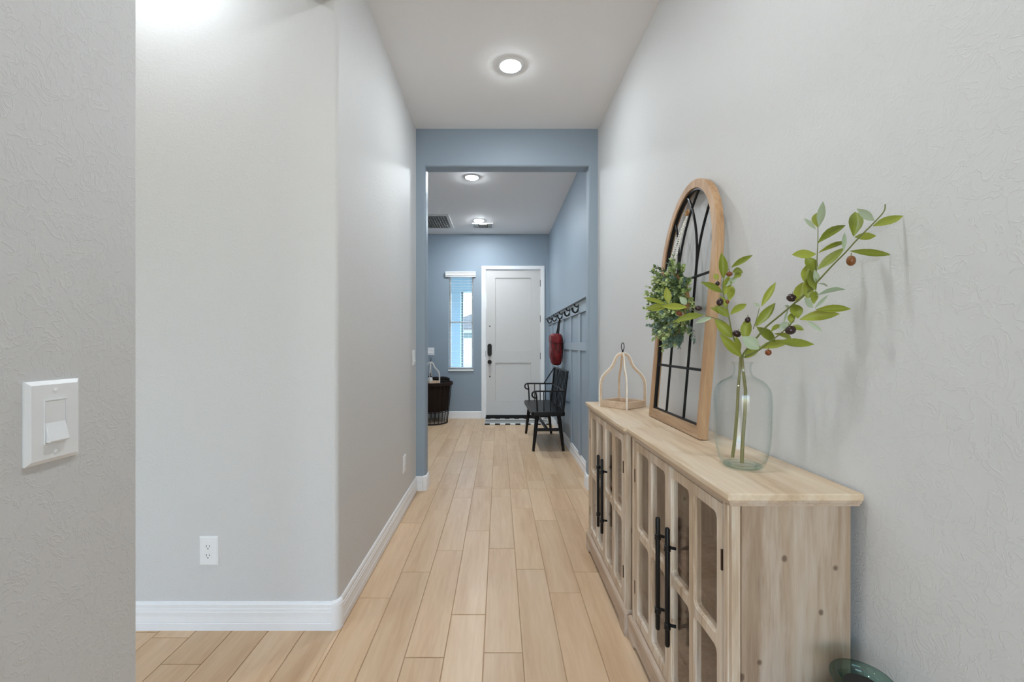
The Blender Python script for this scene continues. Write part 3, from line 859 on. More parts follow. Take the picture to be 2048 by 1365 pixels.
    for i, (a, b) in enumerate(((Y0+fy, ym-0.001), (ym+0.001, Y1-fy))):
        mb, lights = door_mesh(a, b, dz0, dz1, XF-0.002)
        dr = mb.build('door', DOORWOOD, c)
        for (o0, o1, p0, p1) in lights:
            MB().box(XF+0.006, XF+0.009, o0+0.0045, o1-0.0045, p0+0.0045, p1-0.0045).build('pane', GLASS, dr)
        hy = (ym-0.062) if i == 0 else (ym+0.020)
        hx = XF-0.028
        hz0, hz1 = 0.286, 0.660
        hb = MB()
        hb.lathe([(0.0001, hz0), (0.006, hz0+0.001), (0.0078, hz0+0.006), (0.0078, hz1-0.006), (0.006, hz1-0.001), (0.0001, hz1)], 12, (hx, hy, 0))
        hn = hb.build('handle', BLACKM, dr, smooth=True)
        for z in (hz0+0.065, hz1-0.065):
            s2 = MB().lathe([(0.0078, -0.010), (0.0105, -0.008), (0.0095, 0), (0.0105, 0.008), (0.0078, 0.010)], 12, (hx, hy, z))
            tg = -1 if i == 0 else 1
            s2.tube([(hx, hy, z), (hx+0.012, hy, z+0.001), (XF-0.002, hy, z-0.002)], 0.0052, 8)
            for p in (s2,):
                for k_, nm in ((0, 'handle_post'),): p.build(nm, BLACKM, dr, smooth=True)
        hyy = a-0.001 if i == 0 else b+0.001
        for z in (0.245, 0.700):
            MB().box(XF-0.004, XF+0.004, hyy-0.0022, hyy+0.0022, z-0.026, z+0.026).build('hinge', BRONZE, dr)
    return c
cab = build_cabinet()
cab.location = (0.538, 1.02, 0)
cab['label'] = 'whitewashed wooden cabinet with glass doors, the nearer one, its end panel facing the camera'
cab2 = copy_tree(cab)
cab2.location = (0.525, 1.832, 0)
cab2['label'] = 'whitewashed wooden cabinet with glass doors, the farther one, next to the blue opening'

# ------------------------------------------------------------------ arched window-frame wall decor
AY, AB = 1.853, CH            # centre along the wall, base height
AW, AS, AR = 0.27, 0.690, 0.355   # half width, spring height, arch rise
LEAN = 0.088
def AF(u, w_, t):             # u along the wall, w up the frame, t depth (0 = front)
    a = math.atan(LEAN/1.04)
    return (0.731 + w_*math.sin(a) + t*math.cos(a), AY + u, AB + 0.001 + w_*math.cos(a) - t*math.sin(a) + 0.03*math.sin(a))
fr = thing('arched_window_frame', (0.745, AY, AB), 'arched wooden window-pane wall frame leaning behind the wreath', 'wall decor')
def outline(ins, n=40):
    a = AW-ins
    return [(-a, ins), (-a, AS*0.5), (-a, AS)] + [(-a*math.cos(PI*i/n), AS + (AR-ins)*math.sin(PI*i/n)) for i in range(1, n)] + [(a, AS), (a, AS*0.5), (a, ins)]
def ring(o, i_, t0, t1, mat, name, lo=0, hi=None):
    A, B = outline(o), outline(i_)
    hi = len(A) if hi is None else hi
    A, B = A[lo:hi], B[lo:hi]
    n = len(A)
    vs = [AF(u, w_, t0) for u, w_ in A] + [AF(u, w_, t0) for u, w_ in B] + [AF(u, w_, t1) for u, w_ in B] + [AF(u, w_, t1) for u, w_ in A]
    fs = []
    for k in range(n-1):
        for q in range(4):
            q2 = (q+1) % 4
            fs.append((q*n+k, q*n+k+1, q2*n+k+1, q2*n+k))
    fs += [(0, n, 2*n, 3*n), (n-1, 4*n-1, 3*n-1, 2*n-1)]
    return MB().add(vs, fs).build(name, mat, fr, smooth=True, bevel=0.0015)
ring(0.0, 0.036, 0.0, 0.030, FRAMEW, 'arched_frame')
mb = MB()
vs = [AF(u, w_, t) for t in (0.0, 0.030) for u, w_ in ((-AW, 0), (AW, 0), (AW-0.036, 0.042), (-AW+0.036, 0.042))]
mb.add(vs, [(0,1,2,3), (7,6,5,4), (0,4,5,1), (1,5,6,2), (2,6,7,3), (3,7,4,0)]).build('bottom_rail', FRAMEY, fr)
# black metal glazing bars
ring(0.036, 0.044, 0.006, 0.022, BLACKM, 'metal_edge')
MB().tube([AF(-AW+0.036, 0.046, 0.014), AF(AW-0.036, 0.046, 0.014)], 0.0055, 6).build('glazing_bar', BLACKM, fr)
def inside(u, w_, ins=0.038):
    if w_ < AS: return abs(u) < AW-ins
    return (u/(AW-ins))**2 + ((w_-AS)/(AR-ins))**2 < 1.0
ZB = AS-0.045
for u in (-AW/3, AW/3):
    MB().tube([AF(u, 0.044, 0.014), AF(u, ZB+0.01, 0.014)], 0.0056, 6).build('glazing_bar', BLACKM, fr)
for w_ in (0.252, ZB-0.02):
    MB().tube([AF(-AW+0.038, w_, 0.013), AF(AW-0.038, w_, 0.013)], 0.0056, 6).build('glazing_bar', BLACKM, fr)
RR = 0.50
for u0 in (-AW/3, AW/3):
    for s in (-1, 1):
        pts = []
        for k in range(60):
            a = k*0.022
            u = u0 + s*(RR - RR*math.cos(a)); w_ = ZB + RR*math.sin(a)
            if not inside(u, w_): break
            pts.append(AF(u, w_, 0.014))
        if len(pts) > 2: MB().tube(pts, 0.0054, 6).build('glazing_bar', BLACKM, fr, smooth=True)

# ------------------------------------------------------------------ wreath with beads
wc = Vector((0.735, AY-0.012, 1.402)); WR = 0.122
wr_ = thing('wreath', (wc.x, wc.y, wc.z), 'green leafy wreath hanging on beads from the arched frame', 'wreath')
MB().tube([wc + Vector((0.01, WR*math.cos(2*PI*i/32), WR*math.sin(2*PI*i/32))) for i in range(32)], 0.010, 6, True).build('twig_ring', TWINE, wr_)
def leaf_patch(mb, p, d, nrm, L, W_):
    d = d.normalized(); s = d.cross(nrm)
    s = s.normalized() if s.length > 1e-5 else d.orthogonal().normalized()
    n_ = s.cross(d)
    prof = [(0.0, 0.12), (0.35, 0.9), (0.7, 0.85), (1.0, 0.1)]
    vs = []
    for t, ww in prof:
        c_ = p + d*L*t + n_*L*0.25*t*t
        vs += [c_ - s*W_*0.5*ww + n_*W_*0.18*ww, c_, c_ + s*W_*0.5*ww + n_*W_*0.18*ww]
    fs = []
    for i in range(3):
        a = i*3
        fs += [(a, a+1, a+4, a+3), (a+1, a+2, a+5, a+4)]
    mb.add(vs, fs)
rw = random.Random(11)
tones = {'deep_leaves': (MB(), EUCA), 'pale_leaves': (MB(), EUCB), 'blue_leaves': (MB(), EUCC)}
stalks = MB()
for i in range(430):
    ang = 2*PI*i/430 + rw.uniform(-.05, .05)
    tube_a = rw.uniform(-2.6, 2.6)
    # outward direction round the ring section; pi = into the wall is left bare
    rad = Vector((0, math.cos(ang), math.sin(ang)))
    out = (Vector((-1, 0, 0))*math.cos(tube_a*0.62) + rad*math.sin(tube_a*0.62)).normalized()
    tang = Vector((0, -math.sin(ang), math.cos(ang)))
    dr = (out + tang*rw.uniform(0.1, 0.9) + Vector((rw.uniform(-.3, .3), rw.uniform(-.3, .3), rw.uniform(-.3, .3)))).normalized()
    p0 = wc + Vector((0.01, 0, 0)) + rad*(WR + rw.uniform(-0.075, 0.012)) + out*0.008
    Ls = rw.uniform(0.035, 0.070) if rw.random() < 0.85 else rw.uniform(0.07, 0.095)
    p1 = p0 + dr*Ls
    if p1.x > 0.775: p1.x = 0.775
    stalks.tube([p0, p1], 0.0010, 4)
    low = (p0.z < wc.z - 0.02)
    rr_ = rw.random()
    key = 'pale_leaves' if rr_ < (0.36 if low else 0.52) else ('blue_leaves' if rr_ < (0.80 if low else 0.6) else 'deep_leaves')
    mbl = tones[key][0]
    nl = rw.randint(4, 6)
    for k in range(nl):
        t = 0.30 + 0.70*k/(nl-1)
        base = p0.lerp(p1, t)
        perp = dr.orthogonal().normalized()
        a0 = k*1.57 + rw.uniform(-.2, .2)
        sd = (Matrix.Rotation(a0, 3, dr) @ perp)
        sz = rw.uniform(0.015, 0.023)*(1.15-0.4*t)
        for sgn in (1, -1):
            ld = (sd*sgn*0.9 + dr*(0.45+0.5*t)).normalized()
            leaf_patch(mbl, base, ld, dr, sz, sz*0.78)
for nm, (mbl, mt) in tones.items():
    o = mbl.build(nm, mt, wr_, smooth=True); o['kind'] = 'stuff'
o = stalks.build('stalks', STEM, wr_); o['kind'] = 'stuff'
# bead hanger
bk = Vector(AF(-0.02, 0.905, -0.008))
ico = MB().ball((0, 0, 0), 0.0042, 8, 5).mesh('bead', BEADW, smooth=True)
bs = MB()
ends = [wc + Vector((-0.012, 0.055, 0.10)), wc + Vector((-0.012, -0.025, 0.10))]
for e in ends:
    for off in (-0.007, 0.007):
        for k in range(34):
            t = k/33
            p = bk.lerp(e + Vector((0, off, 0)), t) + Vector((-0.010*math.sin(PI*t), 0, -0.006*math.sin(PI*t)))
            bs.ball(p, 0.0046, 6, 4)
o = bs.build('bead_strand', BEADW, wr_, smooth=True); o['kind'] = 'stuff'
tw = MB()
for a in (0.4, 1.2, 2.2, 3.0):
    pts = [bk + Vector((-0.006 + 0.004*math.sin(q*2), 0.016*math.cos(a)*math.sin(q), 0.016*math.sin(a)*math.sin(q)-0.004*q)) for q in [k*PI/8 for k in range(9)]]
    tw.tube(pts, 0.0024, 5)
tw.tube([bk + Vector((-0.004, 0.012*math.cos(q), 0.012*math.sin(q))) for q in [k*PI/6 for k in range(12)]], 0.0034, 5, True)
tw.build('twine_knot', TWINE, wr_, smooth=True)

# ------------------------------------------------------------------ beaded lantern tray (also one on the basket)
def build_lantern(name, label, beadmat, woodmat, armmat):
    c = thing(name, (0, 0, 0), label, 'lantern', 'beaded arch lanterns')
    s, hb = 0.088, 0.038
    for nm, a in (('tray_side', (-s, s, -s, -s+0.009)), ('tray_side', (-s, s, s-0.009, s)), ('tray_side', (-s, -s+0.009, -s+0.009, s-0.009)), ('tray_side', (s-0.009, s, -s+0.009, s-0.009))):
        MB().box(a[0], a[1], a[2], a[3], 0.001, hb).build(nm, woodmat, c, bevel=0.001)
    MB().box(-s+0.009, s-0.009, -s+0.009, s-0.009, 0.001, 0.010).build('tray_floor', woodmat, c)
    prof = [(1, 0.0), (1.0, .15), (1, .34), (.985, .43), (.94, .52), (.80, .615), (.60, .70), (.46, .775), (.38, .85), (.30, .93), (.18, .982), (.04, 1.0)]
    R_, Hh = 0.1255, 0.300
    # smooth the profile
    pr = []
    for i in range(len(prof)-1):
        p0 = prof[max(0, i-1)]; p1 = prof[i]; p2 = prof[i+1]; p3 = prof[min(len(prof)-1, i+2)]
        for k in range(5):
            t = k/5
            pr.append(tuple(0.5*((2*p1[q]) + (-p0[q]+p2[q])*t + (2*p0[q]-5*p1[q]+4*p2[q]-p3[q])*t*t + (-p0[q]+3*p1[q]-3*p2[q]+p3[q])*t**3) for q in (0, 1)))
    pr.append(prof[-1])
    pts = [(r_*R_, z_*Hh) for r_, z_ in pr]
    for q in range(4):
        a = PI/4 + q*PI/2
        d_ = Vector((math.cos(a), math.sin(a), 0)); sd = Vector((-math.sin(a), math.cos(a), 0))
        mb = MB(); vs = []
        for i, (r_, z_) in enumerate(pts):
            a_ = pts[max(0, i-1)]; b_ = pts[min(len(pts)-1, i+1)]
            tn = Vector((b_[0]-a_[0], b_[1]-a_[1])).normalized(); nn = Vector((tn.y, -tn.x))
            for (o_, w_) in ((0, -.0055), (0, .0055), (-.011, .0055), (-.011, -.0055)):
                rr_, zz_ = r_ + nn.x*o_, z_ + nn.y*o_
                vs.append(d_*rr_ + sd*w_ + Vector((0, 0, zz_)))
        n_ = len(pts)
        fs = [(i*4+k, i*4+(k+1) % 4, (i+1)*4+(k+1) % 4, (i+1)*4+k) for i in range(n_-1) for k in range(4)] + [(3,2,1,0), tuple((n_-1)*4+k for k in range(4))]
        arm = mb.add(vs, fs).build('arm', armmat, c)
        bd = MB(); acc = 0.0; last = None
        for i, (r_, z_) in enumerate(pts):
            a_ = pts[max(0, i-1)]; b_ = pts[min(len(pts)-1, i+1)]
            tn = Vector((b_[0]-a_[0], b_[1]-a_[1])).normalized(); nn = Vector((tn.y, -tn.x))
            p = Vector((r_ + nn.x*.0025, z_ + nn.y*.0025))
            if last is None: last = p; bd.ball(d_*p.x + Vector((0, 0, p.y+0.004)), .0047, 6, 4); continue
            seg = (p-last).length
            while acc + seg >= 0.0075:
                t = (0.0075-acc)/seg; last = last.lerp(p, t); seg = (p-last).length; acc = 0
                bd.ball(d_*last.x + Vector((0, 0, last.y+0.004 if last.y < 0.004 else last.y)), .0047, 6, 4)
            acc += seg; last = p
        o = bd.build('bead_row', beadmat, arm, smooth=True); o['kind'] = 'stuff'
    MB().lathe([(0.010, 0.288), (0.010, 0.302), (0.006, 0.306)], 10).build('cap', armmat, c)
    hk = MB().lathe([(0.004, 0.304), (0.005, 0.314), (0.003, 0.320)], 8)
    hk.build('eyelet', BLACKM, c)
    MB().tube([(0.0, 0.0165*math.cos(2*PI*i/20)*0.8, 0.337 + 0.021*math.sin(2*PI*i/20)) for i in range(20)], 0.0024, 6, True).build('ring', BLACKM, c, smooth=True)
    return c
lan = build_lantern('beaded_lantern', 'natural wood lantern with beaded arched arms on the cabinet top', BEAD, TRAYW, TRAYW)
lan.location = (0.694, 2.437, CH); lan.rotation_euler = (0, 0, math.radians(39+90))
lan.scale = (1, 1, 1)

# ------------------------------------------------------------------ glass vase
VX, VY = 0.70, 1.25
vs_ = thing('glass_vase', (VX, VY, CH), 'clear glass bottle vase holding olive branches on the cabinet', 'vase')
prof = [(0.046, 0.0006), (0.052, 0.004), (0.0605, 0.020), (0.0675, 0.046), (0.0722, 0.08), (0.0745, 0.13), (0.0752, 0.18), (0.0742, 0.205), (0.0715, 0.220), (0.0655, 0.233),
        (0.054, 0.2455), (0.039, 0.2545), (0.029, 0.261), (0.0238, 0.270), (0.0225, 0.281), (0.0235, 0.291), (0.027, 0.298), (0.0295, 0.3005)]
inner = [(max(0.0005, r_-0.0022), z_) for r_, z_ in prof[1:]]
inner = [(0.040, 0.010)] + [(r_, max(z_, 0.012)) for r_, z_ in inner[1:]]
def smooth_prof(p, k=3):
    o = []
    for i in range(len(p)-1):
        p0 = p[max(0, i-1)]; p1 = p[i]; p2 = p[i+1]; p3 = p[min(len(p)-1, i+2)]
        for q in range(k):
            t = q/k
            o.append(tuple(0.5*((2*p1[c_]) + (-p0[c_]+p2[c_])*t + (2*p0[c_]-5*p1[c_]+4*p2[c_]-p3[c_])*t*t + (-p0[c_]+3*p1[c_]-3*p2[c_]+p3[c_])*t**3) for c_ in (0, 1)))
    o.append(p[-1]); return o
P1 = smooth_prof(prof); P2 = smooth_prof(inner)
MB().lathe([(0.0002, 0.0006)] + P1 + list(reversed(P2)) + [(0.0002, 0.010)], 48, (VX, VY, CH)).build('body', VGLASS, vs_, smooth=True)
MB().lathe([(0.034, 0.0016), (0.044, 0.0016), (0.050, 0.006), (0.047, 0.0095), (0.036, 0.0095)], 40, (VX, VY, CH), closed=True).build('base', VBASE, vs_, smooth=True)

# ------------------------------------------------------------------ olive branches
def ypos(px):
    if px >= 1484:
        X = 0.70 + 0.105*(px-1484)/(1770-1484)
        return 869*X/(px-998)
    return 1.25 + 0.085*(1484-px)/194
def z7(x, y): return (1400 + x*0.24171, 390 + y*0.24171)
def z6(x, y): return (1280 + x*0.15385, 500 + y*0.15385)
def leaf_mesh(name, mat, bend, fold):
    vs, fs = [], []
    prof = [(0, .06), (.12, .42), (.28, .82), (.45, 1), (.62, .93), (.78, .66), (.91, .30), (1, .02)]
    for t, w_ in prof:
        zc = bend*t*t
        vs += [(-.5*w_, t, zc + fold*w_), (-.25*w_, t, zc + fold*w_*0.35), (0, t, zc), (.25*w_, t, zc + fold*w_*0.35), (.5*w_, t, zc + fold*w_)]
    for i in range(len(prof)-1):
        for k in range(4):
            a = i*5+k
            fs.append((a, a+1, a+6, a+5))
    return MB().add(vs, fs).mesh(name, mat, smooth=True)
LM = {}
for mk, mt in (('g', LEAF), ('s', LEAFS)):
    LM[mk] = [leaf_mesh('leaf', mt, -0.10, 0.10), leaf_mesh('leaf', mt, -0.28, 0.12), leaf_mesh('leaf', mt, 0.10, 0.06)]
rl = random.Random(3)
def add_leaf(root, b, t, wpx, kind='g', var=None, dz=None):
    """b, t: where the leaf starts and ends in the photograph; width in photograph pixels"""
    yb = ypos(b[0]); B = at(b[0], b[1], yb)
    L2 = math.hypot(t[0]-b[0], t[1]-b[1])/869*yb
    tilt = rl.uniform(-0.35, 0.35)*L2 if dz is None else dz
    T = at(t[0], t[1], yb - tilt)
    if T.x > wall_x(T.y) - 0.012: T.x = wall_x(T.y) - 0.012
    d_ = T-B; L = d_.length*1.2; d_.normalize()
    view = (Vector((0, 0, EYE))-B).normalized()
    n0 = (view + Vector((rl.uniform(-.25, .25), rl.uniform(-.25, .25), 0.35 + rl.uniform(-.2, .2)))).normalized()
    x_ = d_.cross(n0).normalized(); n_ = x_.cross(d_).normalized()
    W_ = wpx/869*yb*1.06
    M = Matrix(((x_.x*W_, d_.x*L, n_.x*L, 0), (x_.y*W_, d_.y*L, n_.y*L, 0), (x_.z*W_, d_.z*L, n_.z*L, 0), (0, 0, 0, 1)))
    ob = bpy.data.objects.new('leaf', LM[kind][var if var is not None else rl.randrange(3)])
    COL.objects.link(ob); ob.parent = root
    M.translation = B - ORG[root.name]
    ob.matrix_local = M
def add_olive(root, c, rx, ry, kind, ang=0.0):
    y = ypos(c[0]) - 0.004; p = at(c[0], c[1], y); k = y/869
    rot = Matrix.Rotation(ang, 3, 'Y')
    o = MB().ball(p, (rx*k, min(rx, ry)*k, ry*k), 14, 9, rot).build('olive', OLIVE_D if kind == 'd' else OLIVE_R, root, smooth=True)
    top = rot @ Vector((0, 0, ry*k))
    MB().tube([p + top*0.98, p + top*1.35 + Vector((0.001, 0, 0.002))], 0.0009, 5).build('stalk', STEM, o)
def stem(root, pxs, r0, r1, name='twig'):
    pts = [at(x, y, ypos(x)) for x, y in pxs]
    q = []
    for i in range(len(pts)-1):
        p0 = pts[max(0, i-1)]; p1 = pts[i]; p2 = pts[i+1]; p3 = pts[min(len(pts)-1, i+2)]
        for k in range(4):
            t = k/4
            q.append(0.5*((2*p1) + (-p0+p2)*t + (2*p0-5*p1+4*p2-p3)*t*t + (-p0+3*p1-3*p2+p3)*t**3))
    q.append(pts[-1])
    rs = [r0 + (r1-r0)*i/(len(q)-1) for i in range(len(q))]
    return MB().tube(q, rs, 7).build(name, STEM, root, smooth=True)
# right branch
br = thing('olive_branch', (VX, VY, CH+0.013), 'long artificial olive branch reaching right out of the vase', 'branch', 'olive branches in the vase')
foot = [(0.690, 1.235, CH+0.014), (0.694, 1.238, CH+0.07), (0.703, 1.242, CH+0.16), (0.707, 1.246, CH+0.22), (0.703, 1.249, CH+0.265), (0.700, 1.252, CH+0.315)]
MB().tube(foot, [.0052, .0048, .0046, .0044, .004, .0034], 9).build('stem', STEMB, br, smooth=True)
stem(br, [(1484, 716), z7(370,1300), z7(480,1170), z7(550,1090), z7(660,1000), z7(790,890), z7(920,780), z7(980,710), z7(1100,580), z7(1200,480), z7(1300,370), z7(1430,240), z7(1520,140), z7(1532,78)], .0028, .0011)
stem(br, [z7(905,800), z7(945,720), z7(962,640), z7(970,500), z7(975,380), z7(976,265)], .0016, .0008)
stem(br, [z7(345,1350), z7(480,1290), z7(600,1200), z7(700,1120), z7(780,1040)], .0024, .0012)
stem(br, [z7(440,1110), z7(465,1040), z7(492,935)], .0012, .0008)
A = [((1430,260),(1645,205),75,'g'), ((1440,215),(1310,130),60,'s'), ((1270,345),(1300,140),95,'g'), ((1280,350),(1415,345),60,'g'), ((1240,465),(1500,495),55,'g'),
     ((1190,465),(1195,345),30,'s'), ((975,400),(1175,240),70,'g'), ((980,480),(1200,375),40,'g'), ((975,270),(965,150),72,'g'), ((985,262),(1010,90),55,'s'),
     ((960,285),(870,212),34,'s'), ((970,620),(1160,475),70,'g'), ((960,490),(788,505),90,'g'), ((955,640),(895,520),80,'g'), ((880,740),(905,580),90,'g'),
     ((960,790),(905,650),62,'g'), ((968,740),(955,640),45,'s'), ((975,735),(1065,745),14,'s'), ((890,870),(895,705),75,'g'), ((800,892),(850,738),85,'g'),
     ((965,835),(1180,773),40,'s'), ((950,940),(1045,850),25,'s'), ((935,935),(862,868),62,'s'), ((940,905),(952,800),52,'g'), ((955,952),(1218,935),60,'g'),
     ((825,1032),(1105,985),84,'g'), ((812,1022),(788,912),88,'g'), ((878,1040),(985,1118),34,'s'), ((508,925),(605,770),52,'g'), ((458,1092),(592,938),72,'g'),
     ((497,932),(448,902),30,'s'), ((376,1202),(386,1048),80,'g'), ((488,1278),(376,1190),100,'s'), ((468,1095),(607,1197),76,'g'), ((608,1150),(788,1190),46,'g'),
     ((640,1215),(872,1240),70,'g'), ((490,1272),(694,1235),76,'g'), ((588,1132),(662,1068),40,'g'), ((655,1112),(742,1066),70,'s'), ((768,1080),(842,1115),44,'g'),
     ((372,1352),(474,1262),84,'g'), ((700,912),(742,942),30,'s'), ((748,1062),(762,985),52,'g'), ((730,945),(700,1040),16,'s'), ((905,800),(960,700),50,'g')]
for b_, t_, w_, k_ in A: add_leaf(br, z7(*b_), z7(*t_), w_*0.24171, k_)
for c_, rx, ry, k_, an in (((1250,545),34,43,'r',0), ((758,852),40,33,'d',0.2), ((750,1120),42,37,'d',-0.4), ((565,1305),25,26,'r',0), ((395,1035),22,26,'d',0)):
    add_olive(br, z7(*c_), rx*0.24171, ry*0.24171, k_, an)
# left branch
bl2 = thing('olive_branch', (VX, VY, CH+0.013), 'short artificial olive branch reaching left over the wreath', 'branch', 'olive branches in the vase')
foot = [(0.676, 1.258, CH+0.024), (0.682, 1.256, CH+0.08), (0.688, 1.255, CH+0.16), (0.690, 1.254, CH+0.22), (0.695, 1.255, CH+0.270), (0.698, 1.256, CH+0.315)]
MB().tube(foot, [.0046, .0044, .0042, .0040, .0036, .0032], 9).build('stem', STEMB, bl2, smooth=True)
stem(bl2, [(1482, 716), z7(330,1300), z7(270,1160), z7(230,960), z7(190,800), z7(200,680), z7(240,610)], .0026, .0010)
stem(bl2, [z7(255,1100), z7(180,1040), z7(60,1005), z6(850,850), z6(700,790), z6(600,745)], .0016, .0009)
B_ = [((340,1342),(195,1185),72,'g'), ((262,1182),(158,1058),82,'g'), ((222,1002),(108,938),46,'g'), ((242,1012),(148,930),60,'g'), ((250,992),(367,908),60,'g'),
      ((187,812),(43,733),56,'g'), ((207,832),(235,690),62,'g'), ((192,692),(190,518),66,'g'), ((258,602),(407,508),46,'g'), ((268,642),(358,618),60,'g'),
      ((288,692),(328,648),50,'g'), ((240,882),(268,768),56,'g'), ((152,702),(122,662),40,'g'), ((330,1300),(300,1190),45,'g'), ((210,760),(300,680),40,'s'), ((225,940),(180,850),40,'g')]
for b_, t_, w_, k_ in B_: add_leaf(bl2, z7(*b_), z7(*t_), w_*0.24171, k_)
B6 = [((612,745),(325,742),88,'g'), ((345,742),(128,762),92,'g'), ((342,706),(78,648),62,'g'), ((372,702),(343,518),92,'g'), ((822,855),(508,892),96,'g'), ((932,882),(760,938),58,'s'), ((602,712),(536,628),80,'s')]
for b_, t_, w_, k_ in B6: add_leaf(bl2, z6(*b_), z6(*t_), w_*0.15385, k_, dz=0.0)
stem(bl2, [z6(610,745), z6(480,735), z6(345,715)], .0009, .0006)
for c_, rx, ry, k_, an in (((165,888),27,32,'d',0.2), ((305,1150),36,28,'d',0.4), ((243,655),26,20,'r',0), ((145,735),18,20,'d',0), ((228,885),14,16,'r',0)):
    add_olive(bl2, z7(*c_), rx*0.24171, ry*0.24171, k_, an)
for c_, rx, ry, k_, an in (((762,760),52,34,'d',0.1), ((510,828),46,30,'r',0.5)):
    add_olive(bl2, z6(*c_), rx*0.15385, ry*0.15385, k_, an)

# ------------------------------------------------------------------ green glass floor bottle
gb = thing('glass_floor_bottle', (0.772, 0.922, 0), 'green glass bottle with a thick flared lip standing on the floor', 'bottle')
pr = [(0.060, 0.001), (0.074, 0.010), (0.083, 0.05), (0.085, 0.15), (0.085, 0.30), (0.080, 0.37), (0.064, 0.425), (0.046, 0.455), (0.038, 0.475), (0.037, 0.492), (0.042, 0.502),
      (0.051, 0.508), (0.0565, 0.516), (0.0575, 0.524), (0.0545, 0.530), (0.048, 0.531)]
ip = [(0.041, 0.526), (0.036, 0.518), (0.0350, 0.500), (0.034, 0.480), (0.040, 0.452), (0.058, 0.420), (0.074, 0.365), (0.079, 0.30), (0.079, 0.15), (0.076, 0.05), (0.066, 0.016)]
MB().lathe([(0.0002, 0.001)] + smooth_prof(pr) + smooth_prof(ip) + [(0.0002, 0.014)], 48, (0.772, 0.922, 0)).build('body', BGLASS, gb, smooth=True)
MB().lathe([(0.0002, 0.016), (0.060, 0.018), (0.074, 0.05), (0.077, 0.15), (0.077, 0.30), (0.071, 0.36), (0.055, 0.415), (0.037, 0.450), (0.031, 0.478), (0.0325, 0.500), (0.0325, 0.513), (0.0002, 0.513)], 32, (0.772, 0.922, 0)).build('dark_hole_core', DARKDUCT, gb, smooth=True)  # opaque dark core stands in for the shade inside the bottle's mouth

# ------------------------------------------------------------------ doormat
mt = thing('door_mat', (-0.218, 6.62, 0), 'black and white checked cotton mat before the front door', 'mat')
MB().box(-0.218, 0.775, 6.62, 7.13, 0.0006, 0.009).build('weave', CHECK, mt, bevel=0.002)
fm = MB()
for i in range(48):
    y = 6.625 + i*0.0104
    fm.box(0.775, 0.792, y, y+0.004, 0.001, 0.004).box(-0.230, -0.218, y, y+0.004, 0.001, 0.004)
o = fm.build('fringe', BEADW, mt); o['kind'] = 'stuff'

# ------------------------------------------------------------------ bench
bn = thing('spindle_bench', (0, 0, 0), 'black spindle-back bench with curled metal arms by the front door', 'bench')
sp = [(-0.19, -0.51), (-0.165, -0.535), (0.17, -0.535), (0.195, -0.51), (0.195, 0.51), (0.17, 0.535), (-0.165, 0.535), (-0.19, 0.51)]
MB().prism(sp, 0.408, 0.458, XY).build('seat', BLACKW, bn, bevel=0.010, seg=3)
def leg(x0, y0, x1, y1):
    return MB().tube([(x0, y0, 0.001), (x0+(x1-x0)*0.5, y0+(y1-y0)*0.5, 0.21), (x1, y1, 0.415)], [0.017, 0.0225, 0.026], 4).build('leg', BLACKW, bn, bevel=0.003)
for sy in (-1, 1):
    leg(-0.168, sy*0.490, -0.120, sy*0.455); leg(0.180, sy*0.490, 0.130, sy*0.455)
    MB().box(-0.142, 0.154, sy*0.474-0.011, sy*0.474+0.011, 0.228, 0.262).build('stretcher', BLACKW, bn, bevel=0.003)
MB().box(-0.020, 0.012, -0.463, 0.463, 0.230, 0.258).build('stretcher', BLACKW, bn, bevel=0.003)
def bx(z): return 0.178 + (z-0.458)/(0.915-0.458)*0.050
for sy in (-1, 1):
    MB().tube([(bx(0.45), sy*0.500, 0.45), (bx(0.915), sy*0.500, 0.915)], 0.0095, 8).build('back_post', BLACKM, bn, smooth=True)
MB().tube([(bx(.915), -0.506, 0.915), (bx(.915), 0.506, 0.915)], 0.0105, 8).build('top_rail', BLACKM, bn, smooth=True)
MB().tube([(bx(.685), -0.500, 0.685), (bx(.685), 0.500, 0.685)], 0.0085, 8).build('back_rail', BLACKM, bn, smooth=True)
for i in range(10):
    y = -0.500 + (i+1)*1.0/11
    MB().tube([(bx(.45), y, 0.45), (bx(.915), y, 0.915)], 0.0065, 8).build('spindle', BLACKM, bn, smooth=True)
for sy in (-1, 1):
    y = sy*0.492
    pts = [(bx(.688), y, 0.688), (-0.05, y, 0.690), (-0.14, y, 0.690)]
    pts += [(-0.145 + 0.038*math.cos(a), y, 0.652 + 0.038*math.sin(a)) for a in [PI/2 + k*PI/8 for k in range(1, 10)]]
    pts += [(-0.125, y, 0.618)]
    MB().tube(pts, 0.0095, 8).build('arm', BLACKM, bn, smooth=True)
    MB().tube([(-0.142, y, 0.690), (-0.130, y, 0.62), (-0.122, y, 0.455)], 0.009, 8).build('arm_post', BLACKM, bn, smooth=True)
    for x in (-0.045, 0.030, 0.105):
        MB().tube([(x, y, 0.455), (x-0.004, y, 0.690)], 0.0058, 6).build('spindle', BLACKM, bn, smooth=True)
    if sy > 0: MB().tube([(0.080, y, 0.690), (bx(.912), sy*0.500, 0.912)], 0.0080, 8).build('arm_brace', BLACKM, bn, smooth=True)
bn.location = (0.550, 5.485, 0); bn.rotation_euler = (0, 0, 0.025)

